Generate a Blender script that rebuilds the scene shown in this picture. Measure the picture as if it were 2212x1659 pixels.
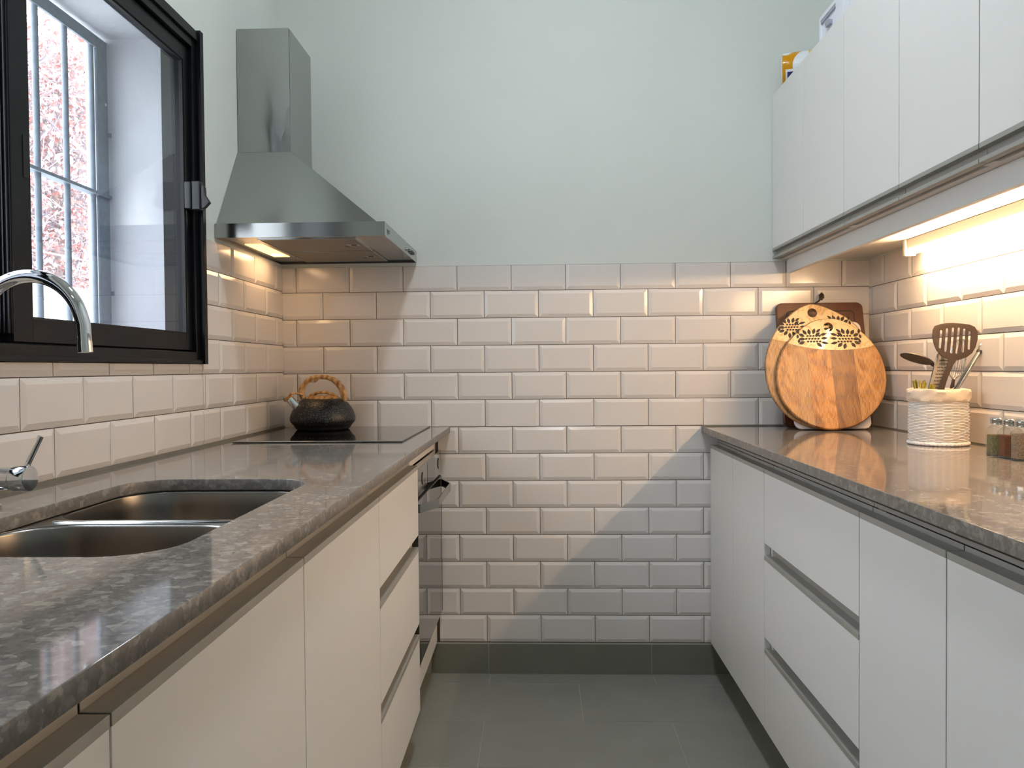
import bpy, bmesh, math, random
from mathutils import Matrix, Vector
from math import sin, cos, pi, sqrt
random.seed(7)
for o in list(bpy.data.objects): bpy.data.objects.remove(o)
S = bpy.context.scene
COL = S.collection

# ------------------------------------------------------------------ camera, world, lights, exposure
cam = bpy.data.objects.new('camera', bpy.data.cameras.new('camera')); COL.objects.link(cam)
r_ = (0.99936621, 0.03454176, -0.00860475); u_ = (0.00788052, 0.02104855, 0.9997474); w_ = (-0.03471415, 0.99918158, -0.02076301)
cam.matrix_world = Matrix(((r_[0], u_[0], -w_[0], 0.96071), (r_[1], u_[1], -w_[1], -2.90488), (r_[2], u_[2], -w_[2], 1.14824), (0, 0, 0, 1)))
cam.data.sensor_width = 36; cam.data.lens = 1685.625 / 2212 * 36; cam.data.clip_start = 0.05
S.camera = cam
world = bpy.data.worlds.new('world'); S.world = world; world.use_nodes = True
wn = world.node_tree; wb = wn.nodes['Background']
# overcast sky: a little brighter near the zenith
tc = wn.nodes.new('ShaderNodeTexCoord'); sx = wn.nodes.new('ShaderNodeSeparateXYZ'); wr = wn.nodes.new('ShaderNodeValToRGB')
wn.links.new(tc.outputs['Generated'], sx.inputs[0]); wn.links.new(sx.outputs['Z'], wr.inputs[0]); wn.links.new(wr.outputs[0], wb.inputs[0])
cie = wn.nodes.new('ShaderNodeMapRange'); cie.inputs[1].default_value = 0; cie.inputs[2].default_value = 1; cie.inputs[3].default_value = 1 / 3; cie.inputs[4].default_value = 1   # CIE overcast sky
wmul = wn.nodes.new('ShaderNodeMath'); wmul.operation = 'MULTIPLY'; wmul.inputs[1].default_value = 12.5
wn.links.new(sx.outputs['Z'], cie.inputs[0]); wn.links.new(cie.outputs[0], wmul.inputs[0]); wn.links.new(wmul.outputs[0], wb.inputs[1])
wr.color_ramp.elements[0].color = (0.92, 0.95, 1.0, 1); wr.color_ramp.elements[1].color = (0.80, 0.90, 1.0, 1)
CEIL_POWER = 16; TUBE = 116; HOOD_POWER = 0.35
S.view_settings.view_transform = 'Standard'; S.view_settings.look = 'None'
S.view_settings.gamma = 1; S.view_settings.use_curve_mapping = False
S.view_settings.exposure = 0.17
def area(name, loc, size, power, color, rot=(0, 0, 0), size_y=None, shape='RECTANGLE'):
    l = bpy.data.lights.new(name, 'AREA'); l.energy = power; l.color = color; l.size = size; l.shape = shape
    if size_y: l.size_y = size_y
    o = bpy.data.objects.new(name, l); o.location = loc; o.rotation_euler = rot; COL.objects.link(o); return o

# ------------------------------------------------------------------ materials
def lin(c): c /= 255; return c / 12.92 if c <= 0.04045 else ((c + 0.055) / 1.055) ** 2.4
def rgb(r, g, b): return (lin(r), lin(g), lin(b), 1)
def mat(name, col, rough=0.5, metal=0.0, spec=0.5, bump=None, vary=None, emit=None, aniso=0, trans=0, ior=1.5, coat=0):
    m = bpy.data.materials.new(name); m.use_nodes = True; n = m.node_tree; p = n.nodes['Principled BSDF']
    p.inputs['Base Color'].default_value = col; p.inputs['Roughness'].default_value = rough
    p.inputs['Metallic'].default_value = metal; p.inputs['Specular IOR Level'].default_value = spec
    p.inputs['IOR'].default_value = ior; p.inputs['Transmission Weight'].default_value = trans
    p.inputs['Coat Weight'].default_value = coat
    if aniso: p.inputs['Anisotropic'].default_value = aniso
    if emit: p.inputs['Emission Color'].default_value = emit[0]; p.inputs['Emission Strength'].default_value = emit[1]
    if vary:   # (scale, amount, detail)
        t = n.nodes.new('ShaderNodeTexCoord'); x = n.nodes.new('ShaderNodeTexNoise'); x.inputs['Scale'].default_value = vary[0]; x.inputs['Detail'].default_value = vary[2] if len(vary) > 2 else 4
        rp = n.nodes.new('ShaderNodeMapRange'); rp.inputs['From Min'].default_value = 0.3; rp.inputs['From Max'].default_value = 0.7
        rp.inputs['To Min'].default_value = 1 - vary[1]; rp.inputs['To Max'].default_value = 1 + vary[1]
        mx = n.nodes.new('ShaderNodeMix'); mx.data_type = 'RGBA'; mx.blend_type = 'MULTIPLY'; mx.inputs['Factor'].default_value = 1
        mx.inputs[6].default_value = col
        n.links.new(t.outputs['Object'], x.inputs['Vector']); n.links.new(x.outputs['Fac'], rp.inputs['Value']); n.links.new(rp.outputs[0], mx.inputs[7]); n.links.new(mx.outputs[2], p.inputs['Base Color'])
    if bump:   # (scale, strength, distance, stretch vector)
        t = n.nodes.new('ShaderNodeTexCoord'); mp = n.nodes.new('ShaderNodeMapping'); x = n.nodes.new('ShaderNodeTexNoise'); b = n.nodes.new('ShaderNodeBump')
        x.inputs['Scale'].default_value = bump[0]; x.inputs['Detail'].default_value = 5
        b.inputs['Strength'].default_value = bump[1]; b.inputs['Distance'].default_value = bump[2]
        if len(bump) > 3: mp.inputs['Scale'].default_value = bump[3]
        n.links.new(t.outputs['Object'], mp.inputs[0]); n.links.new(mp.outputs[0], x.inputs['Vector']); n.links.new(x.outputs['Fac'], b.inputs['Height']); n.links.new(b.outputs[0], p.inputs['Normal'])
    return m
def nodes(m): return m.node_tree.nodes, m.node_tree.links, m.node_tree.nodes['Principled BSDF']

M = {}
M['plaster'] = mat('plaster', rgb(216, 222, 217), 0.75, bump=(9, 0.35, 0.006), vary=(1.3, 0.025))
M['ceiling'] = mat('ceiling_paint', rgb(235, 235, 232), 0.9)
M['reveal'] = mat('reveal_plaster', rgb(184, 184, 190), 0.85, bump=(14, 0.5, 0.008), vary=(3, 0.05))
M['tile'] = mat('glazed_tile', rgb(222, 217, 213), 0.16, spec=0.5, bump=(5, 0.10, 0.004))
M['grout'] = mat('dark_grout', rgb(96, 86, 78), 0.9)
M['light_grout'] = mat('light_grout', rgb(168, 168, 158), 0.9)
M['caulk'] = mat('grey_cement_joint', rgb(112, 110, 100), 0.6, bump=(40, 0.6, 0.003), vary=(20, 0.12))
M['floor_tile'] = mat('grey_porcelain', rgb(136, 136, 128), 0.42, vary=(7, 0.05), bump=(160, 0.08, 0.001))
M['skirting'] = mat('grey_porcelain_skirting', rgb(116, 116, 105), 0.4, vary=(9, 0.04))
M['laminate'] = mat('white_laminate', rgb(229, 228, 226), 0.42, spec=0.4, bump=(260, 0.05, 0.0006))
M['carcass'] = mat('white_melamine', rgb(212, 208, 202), 0.5)
M['raw'] = mat('raw_board_edge', rgb(196, 170, 140), 0.7)
M['alu'] = mat('anodised_aluminium', rgb(168, 166, 160), 0.45, metal=0.25, bump=(300, 0.03, 0.0004))
M['plinth'] = mat('plinth_laminate', rgb(120, 115, 108), 0.5)
def brushed(name, rough, an):
    m = mat(name, rgb(168, 169, 167), rough, metal=1); n, l, p = nodes(m); tg = n.new('ShaderNodeTangent'); tg.direction_type = 'RADIAL'; tg.axis = 'Z'
    p.inputs['Anisotropic'].default_value = an; p.inputs['Anisotropic Rotation'].default_value = 0.25; l.new(tg.outputs[0], p.inputs['Tangent']); return m
M['steel'] = brushed('brushed_steel', 0.20, 0.85)
M['steel_sheet'] = brushed('brushed_steel_sheet', 0.24, 0.93)
M['steel_bright'] = mat('polished_steel', rgb(205, 205, 202), 0.10, metal=1)
M['sink_steel'] = mat('satin_sink_steel', rgb(142, 139, 135), 0.30, metal=1, bump=(8, 0.06, 0.002, (30, 1, 1)))
M['chrome'] = mat('chrome', rgb(225, 227, 230), 0.04, metal=1)
M['black_alu'] = mat('black_aluminium', rgb(15, 16, 20), 0.30, spec=0.22)
M['black_rubber'] = mat('black_gasket', rgb(16, 16, 18), 0.6)
M['black_plastic'] = mat('black_plastic', rgb(30, 31, 35), 0.4)
M['white_dot'] = mat('white_mark', rgb(235, 235, 235), 0.5)
M['hob_glass'] = mat('black_ceramic_glass', rgb(20, 20, 20), 0.035, spec=0.9, coat=0.3)
M['oven_glass'] = mat('dark_oven_glass', rgb(44, 46, 42), 0.03, spec=0.9, coat=0.3)
M['oven_steel'] = mat('oven_steel', rgb(165, 163, 156), 0.13, metal=1)
M['filter'] = mat('aluminium_filter_mesh', rgb(140, 136, 126), 0.5, metal=0.7)
M['grille'] = mat('painted_grey_iron', rgb(118, 128, 142), 0.55, vary=(60, 0.15), bump=(120, 0.3, 0.001))
M['white_plastic'] = mat('white_plastic', rgb(225, 228, 238), 0.35)
M['grey_plastic'] = mat('grey_plastic', rgb(160, 162, 176), 0.4)
M['lamp_housing'] = mat('lamp_housing', rgb(230, 226, 218), 0.4)
M['bark'] = mat('bark', rgb(176, 164, 156), 0.9, vary=(14, 0.4), bump=(40, 1, 0.02))
M['leaf'] = mat('autumn_leaf', rgb(176, 118, 112), 0.6, vary=(5, 0.35, 1))
M['leaf_pale'] = mat('pale_dry_leaf', rgb(184, 168, 168), 0.6, vary=(5, 0.25, 1))
M['twig'] = mat('grey_twig', rgb(150, 138, 142), 0.9)
M['outside_white'] = mat('white_outside_paint', rgb(242, 242, 242), 0.9)
M['paving'] = mat('pale_paving', rgb(225, 222, 215), 0.9)
M['nylon'] = mat('dark_nylon', rgb(62, 50, 42), 0.38)
M['white_board'] = mat('white_polyethylene', rgb(228, 222, 226), 0.4)
M['cloth'] = mat('cream_cotton', rgb(226, 208, 188), 0.9, bump=(420, 0.5, 0.001))
M['wicker'] = mat('white_painted_wicker', rgb(240, 232, 226), 0.6, bump=(260, 0.4, 0.001))
M['stalk'] = mat('yellow_green_stalk', rgb(150, 140, 50), 0.6, vary=(60, 0.3))
M['cord'] = mat('dark_leather_cord', rgb(48, 34, 28), 0.7)
M['herb'] = mat('dried_herb', rgb(122, 116, 78), 0.95, vary=(220, 0.35), bump=(400, 1, 0.002))
M['paprika'] = mat('brown_spice', rgb(118, 66, 34), 0.95, vary=(200, 0.2), bump=(400, 1, 0.002))
M['pepper'] = mat('grey_pepper', rgb(150, 128, 106), 0.95, vary=(240, 0.4), bump=(400, 1, 0.002))
M['grater_steel'] = mat('satin_grater_steel', rgb(190, 182, 172), 0.5, metal=0.5)
M['grater_hole'] = mat('grater_shadow_hole', rgb(40, 36, 34), 0.8)
M['blue_print'] = mat('blue_print', rgb(38, 46, 110), 0.35)
M['engrave'] = mat('engraved_mark', rgb(92, 94, 92), 0.5)

def glass_mat(name, tint, rough=0.0, ior=1.5):
    m = bpy.data.materials.new(name); m.use_nodes = True; n = m.node_tree; n.nodes.clear()
    o = n.nodes.new('ShaderNodeOutputMaterial'); mx = n.nodes.new('ShaderNodeMixShader'); f = n.nodes.new('ShaderNodeFresnel'); ge = n.nodes.new('ShaderNodeNewGeometry'); mr = n.nodes.new('ShaderNodeMapRange'); mr.inputs[3].default_value = ior; mr.inputs[4].default_value = 1 / ior; n.links.new(ge.outputs['Backfacing'], mr.inputs[0]); n.links.new(mr.outputs[0], f.inputs[0])
    t = n.nodes.new('ShaderNodeBsdfTransparent'); t.inputs[0].default_value = tint; g = n.nodes.new('ShaderNodeBsdfGlossy'); g.inputs['Roughness'].default_value = rough
    n.links.new(f.outputs[0], mx.inputs[0]); n.links.new(t.outputs[0], mx.inputs[1]); n.links.new(g.outputs[0], mx.inputs[2]); n.links.new(mx.outputs[0], o.inputs[0]); return m
M['pane'] = glass_mat('window_glass', (0.93, 0.95, 0.96, 1))
M['jar_glass'] = glass_mat('jar_glass', (0.93, 0.93, 0.90, 1), 0.0, 1.45)

def stone_mat():
    m = mat('speckled_grey_quartz', rgb(140, 134, 126), 0.065, spec=0.42); n, l, p = nodes(m)
    t = n.new('ShaderNodeTexCoord')
    def noise(scale, det, dist=0.0):
        x = n.new('ShaderNodeTexNoise'); x.inputs['Scale'].default_value = scale; x.inputs['Detail'].default_value = det; x.inputs['Distortion'].default_value = dist
        l.new(t.outputs['Object'], x.inputs['Vector']); return x
    warp = noise(55, 3); add = n.new('ShaderNodeVectorMath'); add.operation = 'MULTIPLY_ADD'
    l.new(warp.outputs['Color'], add.inputs[0]); add.inputs[1].default_value = (0.016, 0.016, 0.016); l.new(t.outputs['Object'], add.inputs[2])
    def cells(scale):
        v = n.new('ShaderNodeTexVoronoi'); v.inputs['Scale'].default_value = scale; l.new(add.outputs[0], v.inputs['Vector']); q = n.new('ShaderNodeSeparateColor'); l.new(v.outputs['Color'], q.inputs[0]); return q.outputs[0]
    def mth(op, a, b):
        k = n.new('ShaderNodeMath'); k.operation = op
        for i, v in enumerate((a, b)):
            if isinstance(v, (int, float)): k.inputs[i].default_value = v
            else: l.new(v, k.inputs[i])
        return k.outputs[0]
    c = mth('ADD', mth('MULTIPLY', mth('POWER', cells(88), 2.2), 0.40), mth('MULTIPLY', cells(190), 0.26)); c = mth('ADD', c, mth('MULTIPLY', noise(14, 4).outputs['Fac'], 0.30))
    r = n.new('ShaderNodeValToRGB'); e = r.color_ramp.elements; e[0].position = 0.12; e[0].color = rgb(102, 98, 93); e[1].position = 0.88; e[1].color = rgb(164, 158, 150); k = e.new(0.45); k.color = rgb(124, 118, 112)
    l.new(c, r.inputs[0]); l.new(r.outputs[0], p.inputs['Base Color']); return m
M['stone'] = stone_mat()
M['stone_edge'] = stone_mat(); M['stone_edge'].name = 'honed_quartz_edge'; M['stone_edge'].node_tree.nodes['Principled BSDF'].inputs['Roughness'].default_value = 0.38

def wood_mat(name, c1, c2, c3, scale=(1, 1, 1), planks=None, rough=0.45, ring=9, dist=4):
    m = mat(name, c1, rough); n, l, p = nodes(m)
    t = n.new('ShaderNodeTexCoord'); mp = n.new('ShaderNodeMapping'); mp.inputs['Scale'].default_value = scale
    l.new(t.outputs['Object'], mp.inputs[0]); vec = mp.outputs[0]; pl = None
    if planks:      # glued staves along local X, each with its own tone
        sp = n.new('ShaderNodeSeparateXYZ'); l.new(t.outputs['Object'], sp.inputs[0])
        pr = n.new('ShaderNodeValToRGB'); pr.color_ramp.interpolation = 'CONSTANT'; e = pr.color_ramp.elements
        mr = n.new('ShaderNodeMapRange'); mr.inputs[1].default_value = -0.2; mr.inputs[2].default_value = 0.2; l.new(sp.outputs[0], mr.inputs[0]); l.new(mr.outputs[0], pr.inputs[0])
        for i, (pos, val) in enumerate(planks):
            q = (pos + 0.2) / 0.4; k = e[0] if i == 0 else (e[1] if i == 1 else e.new(q)); k.position = q; k.color = (*val, 1)
        ad = n.new('ShaderNodeVectorMath'); ad.operation = 'MULTIPLY_ADD'; l.new(pr.outputs[0], ad.inputs[0]); ad.inputs[1].default_value = (3, 5, 7); l.new(mp.outputs[0], ad.inputs[2]); vec = ad.outputs[0]; pl = pr
    w = n.new('ShaderNodeTexWave'); w.inputs['Scale'].default_value = ring; w.inputs['Distortion'].default_value = dist; w.inputs['Detail'].default_value = 4; w.inputs['Detail Scale'].default_value = 1.4; l.new(vec, w.inputs['Vector'])
    x = n.new('ShaderNodeTexNoise'); x.inputs['Scale'].default_value = 3.2; x.inputs['Detail'].default_value = 7; x.inputs['Distortion'].default_value = 1.4; l.new(vec, x.inputs['Vector'])
    mm = n.new('ShaderNodeMath'); mm.operation = 'MULTIPLY_ADD'; l.new(w.outputs['Fac'], mm.inputs[0]); mm.inputs[1].default_value = 0.32; l.new(x.outputs['Fac'], mm.inputs[2])
    r = n.new('ShaderNodeValToRGB'); e = r.color_ramp.elements; e[0].position = 0.35; e[0].color = c1; e[1].position = 0.85; e[1].color = c3; k = e.new(0.6); k.color = c2
    l.new(mm.outputs[0], r.inputs[0]); out = r.outputs[0]
    if pl:
        q = n.new('ShaderNodeMix'); q.data_type = 'RGBA'; q.blend_type = 'MULTIPLY'; q.inputs[0].default_value = 1; l.new(out, q.inputs[6])
        l.new(pl.outputs[0], q.inputs[7]); out = q.outputs[2]
    l.new(out, p.inputs['Base Color']); return m
M['mango'] = wood_mat('mango_wood', rgb(76, 46, 22), rgb(156, 110, 64), rgb(198, 158, 112), (8, 8, 3.4), [(-0.2, (1, .93, .80)), (-0.125, (.80, .76, .70)), (-0.071, (1.0, .78, .50)), (0.005, (.52, .41, .30)), (0.086, (.98, .90, .76))])
M['mango_old'] = wood_mat('mango_wood_grey', rgb(78, 50, 28), rgb(150, 112, 72), rgb(190, 152, 108), (8, 8, 3.4))
M['walnut'] = wood_mat('dark_walnut', rgb(62, 32, 18), rgb(84, 44, 24), rgb(100, 54, 30), (30, 30, 3), rough=0.35)
M['kettle_wood'] = wood_mat('printed_wood_plastic', rgb(122, 78, 38), rgb(184, 136, 82), rgb(212, 170, 114), (5, 16, 9), rough=0.35, ring=3.2, dist=5)

def inlay_mat():
    m = mat('cream_enamel_inlay', rgb(228, 196, 142), 0.3, coat=0.3); n, l, p = nodes(m)
    t = n.new('ShaderNodeTexCoord'); x = n.new('ShaderNodeTexNoise'); x.inputs['Scale'].default_value = 22; x.inputs['Detail'].default_value = 8; x.inputs['Distortion'].default_value = 2.5
    l.new(t.outputs['Object'], x.inputs['Vector']); r = n.new('ShaderNodeValToRGB'); e = r.color_ramp.elements
    e[0].position = 0.36; e[0].color = rgb(206, 168, 112); e[1].position = 0.5; e[1].color = rgb(232, 204, 154); l.new(x.outputs['Fac'], r.inputs[0]); l.new(r.outputs[0], p.inputs['Base Color']); return m
M['inlay'] = inlay_mat()
def speckle_mat():
    m = mat('black_speckled_enamel', rgb(20, 21, 24), 0.42); n, l, p = nodes(m)
    t = n.new('ShaderNodeTexCoord'); v = n.new('ShaderNodeTexVoronoi'); v.inputs['Scale'].default_value = 360; v.inputs['Randomness'].default_value = 1; l.new(t.outputs['Object'], v.inputs['Vector'])
    sc = n.new('ShaderNodeSeparateColor'); l.new(v.outputs['Color'], sc.inputs[0])
    a = n.new('ShaderNodeMath'); a.operation = 'LESS_THAN'; l.new(v.outputs['Distance'], a.inputs[0]); a.inputs[1].default_value = 0.26
    b = n.new('ShaderNodeMath'); b.operation = 'GREATER_THAN'; l.new(sc.outputs[0], b.inputs[0]); b.inputs[1].default_value = 0.55
    c = n.new('ShaderNodeMath'); c.operation = 'MULTIPLY'; l.new(a.outputs[0], c.inputs[0]); l.new(b.outputs[0], c.inputs[1])
    z = n.new('ShaderNodeSeparateXYZ'); l.new(t.outputs['Object'], z.inputs[0]); zz = n.new('ShaderNodeMath'); zz.operation = 'GREATER_THAN'; l.new(z.outputs[2], zz.inputs[0]); zz.inputs[1].default_value = 0.020
    d = n.new('ShaderNodeMath'); d.operation = 'MULTIPLY'; l.new(c.outputs[0], d.inputs[0]); l.new(zz.outputs[0], d.inputs[1])
    mx = n.new('ShaderNodeMix'); mx.data_type = 'RGBA'; l.new(d.outputs[0], mx.inputs[0]); mx.inputs[6].default_value = rgb(15, 16, 19); mx.inputs[7].default_value = rgb(176, 184, 192); l.new(mx.outputs[2], p.inputs['Base Color']); return m
M['speckle'] = speckle_mat()
def roll_mat():      # plastic pack print: orange band at the end, white body, yellow patch (local x runs along the pack)
    m = mat('printed_film', rgb(235, 238, 240), 0.18, bump=(45, 0.7, 0.004)); n, l, p = nodes(m)
    t = n.new('ShaderNodeTexCoord'); s = n.new('ShaderNodeSeparateXYZ'); l.new(t.outputs['Object'], s.inputs[0])
    # band edge x < 0.038 + 0.9*max(z-0.01,0) ; scalloped top where z > 0.046
    def mth(op, a, b=None, c=None):
        k = n.new('ShaderNodeMath'); k.operation = op
        for i, v in enumerate((a, b, c)):
            if v is None: continue
            if isinstance(v, (int, float)): k.inputs[i].default_value = v
            else: l.new(v, k.inputs[i])
        return k.outputs[0]
    zp = mth('MAXIMUM', mth('SUBTRACT', s.outputs[2], 0.0), 0.0)
    edge = mth('ADD', mth('MULTIPLY', mth('MULTIPLY', zp, zp), 11.0), 0.036)
    inside = mth('LESS_THAN', s.outputs[0], edge)
    top = mth('SUBTRACT', s.outputs[0], 0.013); tb = mth('ADD', mth('MULTIPLY', mth('MULTIPLY', top, top), 26.0), 0.040)
    low = mth('LESS_THAN', s.outputs[2], tb); f = mth('MULTIPLY', mth('MULTIPLY', inside, low), mth('GREATER_THAN', s.outputs[0], 0.0015))
    yel = mth('MULTIPLY', mth('GREATER_THAN', s.outputs[0], 0.088), mth('LESS_THAN', s.outputs[0], 0.12))
    mx = n.new('ShaderNodeMix'); mx.data_type = 'RGBA'; l.new(f, mx.inputs[0]); mx.inputs[6].default_value = rgb(228, 232, 236); mx.inputs[7].default_value = rgb(214, 148, 6)
    m2 = n.new('ShaderNodeMix'); m2.data_type = 'RGBA'; l.new(yel, m2.inputs[0]); l.new(mx.outputs[2], m2.inputs[6]); m2.inputs[7].default_value = rgb(214, 196, 30)
    l.new(m2.outputs[2], p.inputs['Base Color']); return m
M['roll'] = roll_mat()
M['tube_glow'] = mat('warm_tube', rgb(255, 240, 220), 0.4, emit=((1.0, 0.66, 0.36, 1), TUBE))
M['hood_glow'] = mat('hood_diffuser', rgb(255, 240, 220), 0.4, emit=((1.0, 0.56, 0.22, 1), 1.9))
M['bulb'] = mat('hood_bulb', rgb(255, 240, 220), 0.4, emit=((1.0, 0.62, 0.30, 1), 9))
M['ceiling_glow'] = mat('ceiling_diffuser', rgb(255, 255, 255), 0.4, emit=((0.95, 1.0, 0.97, 1), 20))

# ------------------------------------------------------------------ geometry helpers
def tag(o, label=None, cat=None, group=None, kind=None):
    if label: o['label'] = label
    if cat: o['category'] = cat
    if group: o['group'] = group
    if kind: o['kind'] = kind
    return o
def root_loc(o):
    v = Vector((0, 0, 0))
    while o: v += o.location; o = o.parent
    return v
def thing(name, label, cat, loc, rot=(0, 0, 0), group=None):
    o = bpy.data.objects.new(name, None); COL.objects.link(o); o.location = loc; o.rotation_euler = rot; o.empty_display_size = 0.05
    return tag(o, label, cat, group)
class MB:
    def __init__(s): s.v = []; s.f = []
    def add(s, vs, fs):
        b = len(s.v); s.v += [tuple(a) for a in vs]; s.f += [tuple(i + b for i in f) for f in fs]; return s
    def box(s, x0, x1, y0, y1, z0, z1):
        return s.add([(x0, y0, z0), (x1, y0, z0), (x1, y1, z0), (x0, y1, z0), (x0, y0, z1), (x1, y0, z1), (x1, y1, z1), (x0, y1, z1)],
                     [(0, 3, 2, 1), (4, 5, 6, 7), (0, 1, 5, 4), (1, 2, 6, 5), (2, 3, 7, 6), (3, 0, 4, 7)])
    def prism(s, pts, d0, d1, axis='y'):       # pts 2D polygon swept along an axis
        n = len(pts)
        def P(p, d): return {'y': (p[0], d, p[1]), 'x': (d, p[0], p[1]), 'z': (p[0], p[1], d)}[axis]
        return s.add([P(p, d0) for p in pts] + [P(p, d1) for p in pts], [tuple(range(n - 1, -1, -1)), tuple(range(n, 2 * n))] + [(i, (i + 1) % n, n + (i + 1) % n, n + i) for i in range(n)])
    def tube(s, path, r, n=12, caps=True, flat=1.0, up=None):
        path = [Vector(p) for p in path]; R = r if isinstance(r, (list, tuple)) else [r] * len(path); rings = []; prev = None
        for i, p in enumerate(path):
            t = (path[min(i + 1, len(path) - 1)] - path[max(i - 1, 0)]).normalized()
            if prev is None:
                a = Vector(up) if up else (Vector((0, 0, 1)) if abs(t.z) < 0.9 else Vector((0, 1, 0)))
            else: a = prev
            a = (a - t * a.dot(t)).normalized(); b = t.cross(a); prev = a
            rings.append([p + a * (cos(2 * pi * k / n) * R[i]) + b * (sin(2 * pi * k / n) * R[i] * flat) for k in range(n)])
        vs = [v for g in rings for v in g]; m = len(path)
        fs = [(i * n + k, i * n + (k + 1) % n, (i + 1) * n + (k + 1) % n, (i + 1) * n + k) for i in range(m - 1) for k in range(n)]
        if caps: fs += [tuple(range(n - 1, -1, -1)), tuple((m - 1) * n + k for k in range(n))]
        return s.add(vs, fs)
    def cyl(s, a, b, r, n=24, r2=None): return s.tube([a, b], [r, r if r2 is None else r2], n)
    def lathe(s, prof, c=(0, 0, 0), n=48, close=False):
        vs = []; m = len(prof)
        for (r, z) in prof: vs += [(c[0] + r * cos(2 * pi * k / n), c[1] + r * sin(2 * pi * k / n), c[2] + z) for k in range(n)]
        fs = [(i * n + k, i * n + (k + 1) % n, (i + 1) * n + (k + 1) % n, (i + 1) * n + k) for i in range(m - 1) for k in range(n)]
        if prof[0][0] > 1e-6 and not close: fs.append(tuple(range(n - 1, -1, -1)))
        if prof[-1][0] > 1e-6 and not close: fs.append(tuple((m - 1) * n + k for k in range(n)))
        if close: fs += [((m - 1) * n + k, (m - 1) * n + (k + 1) % n, (k + 1) % n, k) for k in range(n)]
        return s.add(vs, fs)
    def sheet(s, prof, y0, y1, t):             # bent sheet: polyline in (x,z) with thickness t, swept along y
        n = len(prof); off = []
        for i in range(n):
            a = Vector(prof[max(i - 1, 0)]); b = Vector(prof[min(i + 1, n - 1)]); d = (b - a).normalized(); off.append((prof[i][0] - d.y * t, prof[i][1] + d.x * t))
        return s.prism(list(prof) + off[::-1], y0, y1, 'y')
    def xf(s, mtx): s.v = [tuple(mtx @ Vector(v)) for v in s.v]; return s
    def build(s, name, material, parent=None, bevel=0, smooth=False, local=False, fix=True, seg=2):
        me = bpy.data.meshes.new(name); off = Vector((0, 0, 0)) if (local or parent is None) else root_loc(parent)
        me.from_pydata([tuple(Vector(v) - off) for v in s.v], [], s.f); me.materials.append(material if not isinstance(material, str) else M[material])
        if fix:
            bm = bmesh.new(); bm.from_mesh(me); bmesh.ops.recalc_face_normals(bm, faces=bm.faces); bm.to_mesh(me); bm.free()
        return link(name, me, parent, bevel, smooth, seg)
def link(name, me, parent=None, bevel=0, smooth=False, seg=2):
    o = bpy.data.objects.new(name, me); COL.objects.link(o); o.parent = parent
    if smooth:
        for p in me.polygons: p.use_smooth = True
    if bevel:
        b = o.modifiers.new('bevel', 'BEVEL'); b.width = bevel; b.segments = seg; b.limit_method = 'ANGLE'; b.angle_limit = 0.6
        for p in me.polygons: p.use_smooth = True
        wn_ = o.modifiers.new('wn', 'WEIGHTED_NORMAL'); wn_.keep_sharp = False
    elif smooth:
        e = o.modifiers.new('edge', 'EDGE_SPLIT'); e.split_angle = 0.7
    return o
def box(name, x0, x1, y0, y1, z0, z1, m, parent=None, bevel=0, **k): return MB().box(x0, x1, y0, y1, z0, z1).build(name, m, parent, bevel, **k)
def struct(o, label=None): o['kind'] = 'structure'; return tag(o, label)
def rrect(x0, x1, y0, y1, r, n=8):
    pts = []
    for cx, cy, a0 in ((x1 - r, y1 - r, 0), (x0 + r, y1 - r, pi / 2), (x0 + r, y0 + r, pi), (x1 - r, y0 + r, 3 * pi / 2)):
        pts += [(cx + r * cos(a0 + pi / 2 * k / n), cy + r * sin(a0 + pi / 2 * k / n)) for k in range(n + 1)]
    return pts
def circle(cx, cy, r, n=24): return [(cx + r * cos(2 * pi * k / n), cy + r * sin(2 * pi * k / n)) for k in range(n)]
def smooth_loop(pts, k=4):                     # closed Catmull-Rom
    out = []; n = len(pts)
    for i in range(n):
        p0, p1, p2, p3 = [Vector((*pts[(i + j - 1) % n], 0)) for j in range(4)]
        for s in range(k):
            t = s / k; q = 0.5 * ((2 * p1) + (-p0 + p2) * t + (2 * p0 - 5 * p1 + 4 * p2 - p3) * t * t + (-p0 + 3 * p1 - 3 * p2 + p3) * t ** 3); out.append((q.x, q.y))
    return out
def plate(name, outer, holes, thick, m, parent=None, bevel=0.001, mtx=None):
    """flat plate in XY (mesh local z from 0 to thick) with holes; mtx maps it into the parent's space"""
    cu = bpy.data.curves.new(name, 'CURVE'); cu.dimensions = '2D'; cu.fill_mode = 'BOTH'; cu.extrude = max(thick / 2 - bevel, 0.0001); cu.bevel_depth = bevel; cu.bevel_resolution = 1; cu.offset = -bevel
    for lp in [outer] + list(holes):
        sp = cu.splines.new('POLY'); sp.points.add(len(lp) - 1); sp.use_cyclic_u = True
        for i, p in enumerate(lp): sp.points[i].co = (p[0], p[1], 0, 1)
    tmp = bpy.data.objects.new('tmp', cu); COL.objects.link(tmp)
    dg = bpy.context.evaluated_depsgraph_get(); me = bpy.data.meshes.new_from_object(tmp.evaluated_get(dg)); bpy.data.objects.remove(tmp)
    me.name = name; me.transform(Matrix.Translation((0, 0, thick / 2)))
    if mtx is not None: me.transform(mtx)
    me.materials.clear(); me.materials.append(M[m] if isinstance(m, str) else m)
    return link(name, me, parent)

W = 2.171; H = 3.28; YB = -5.2
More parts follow.
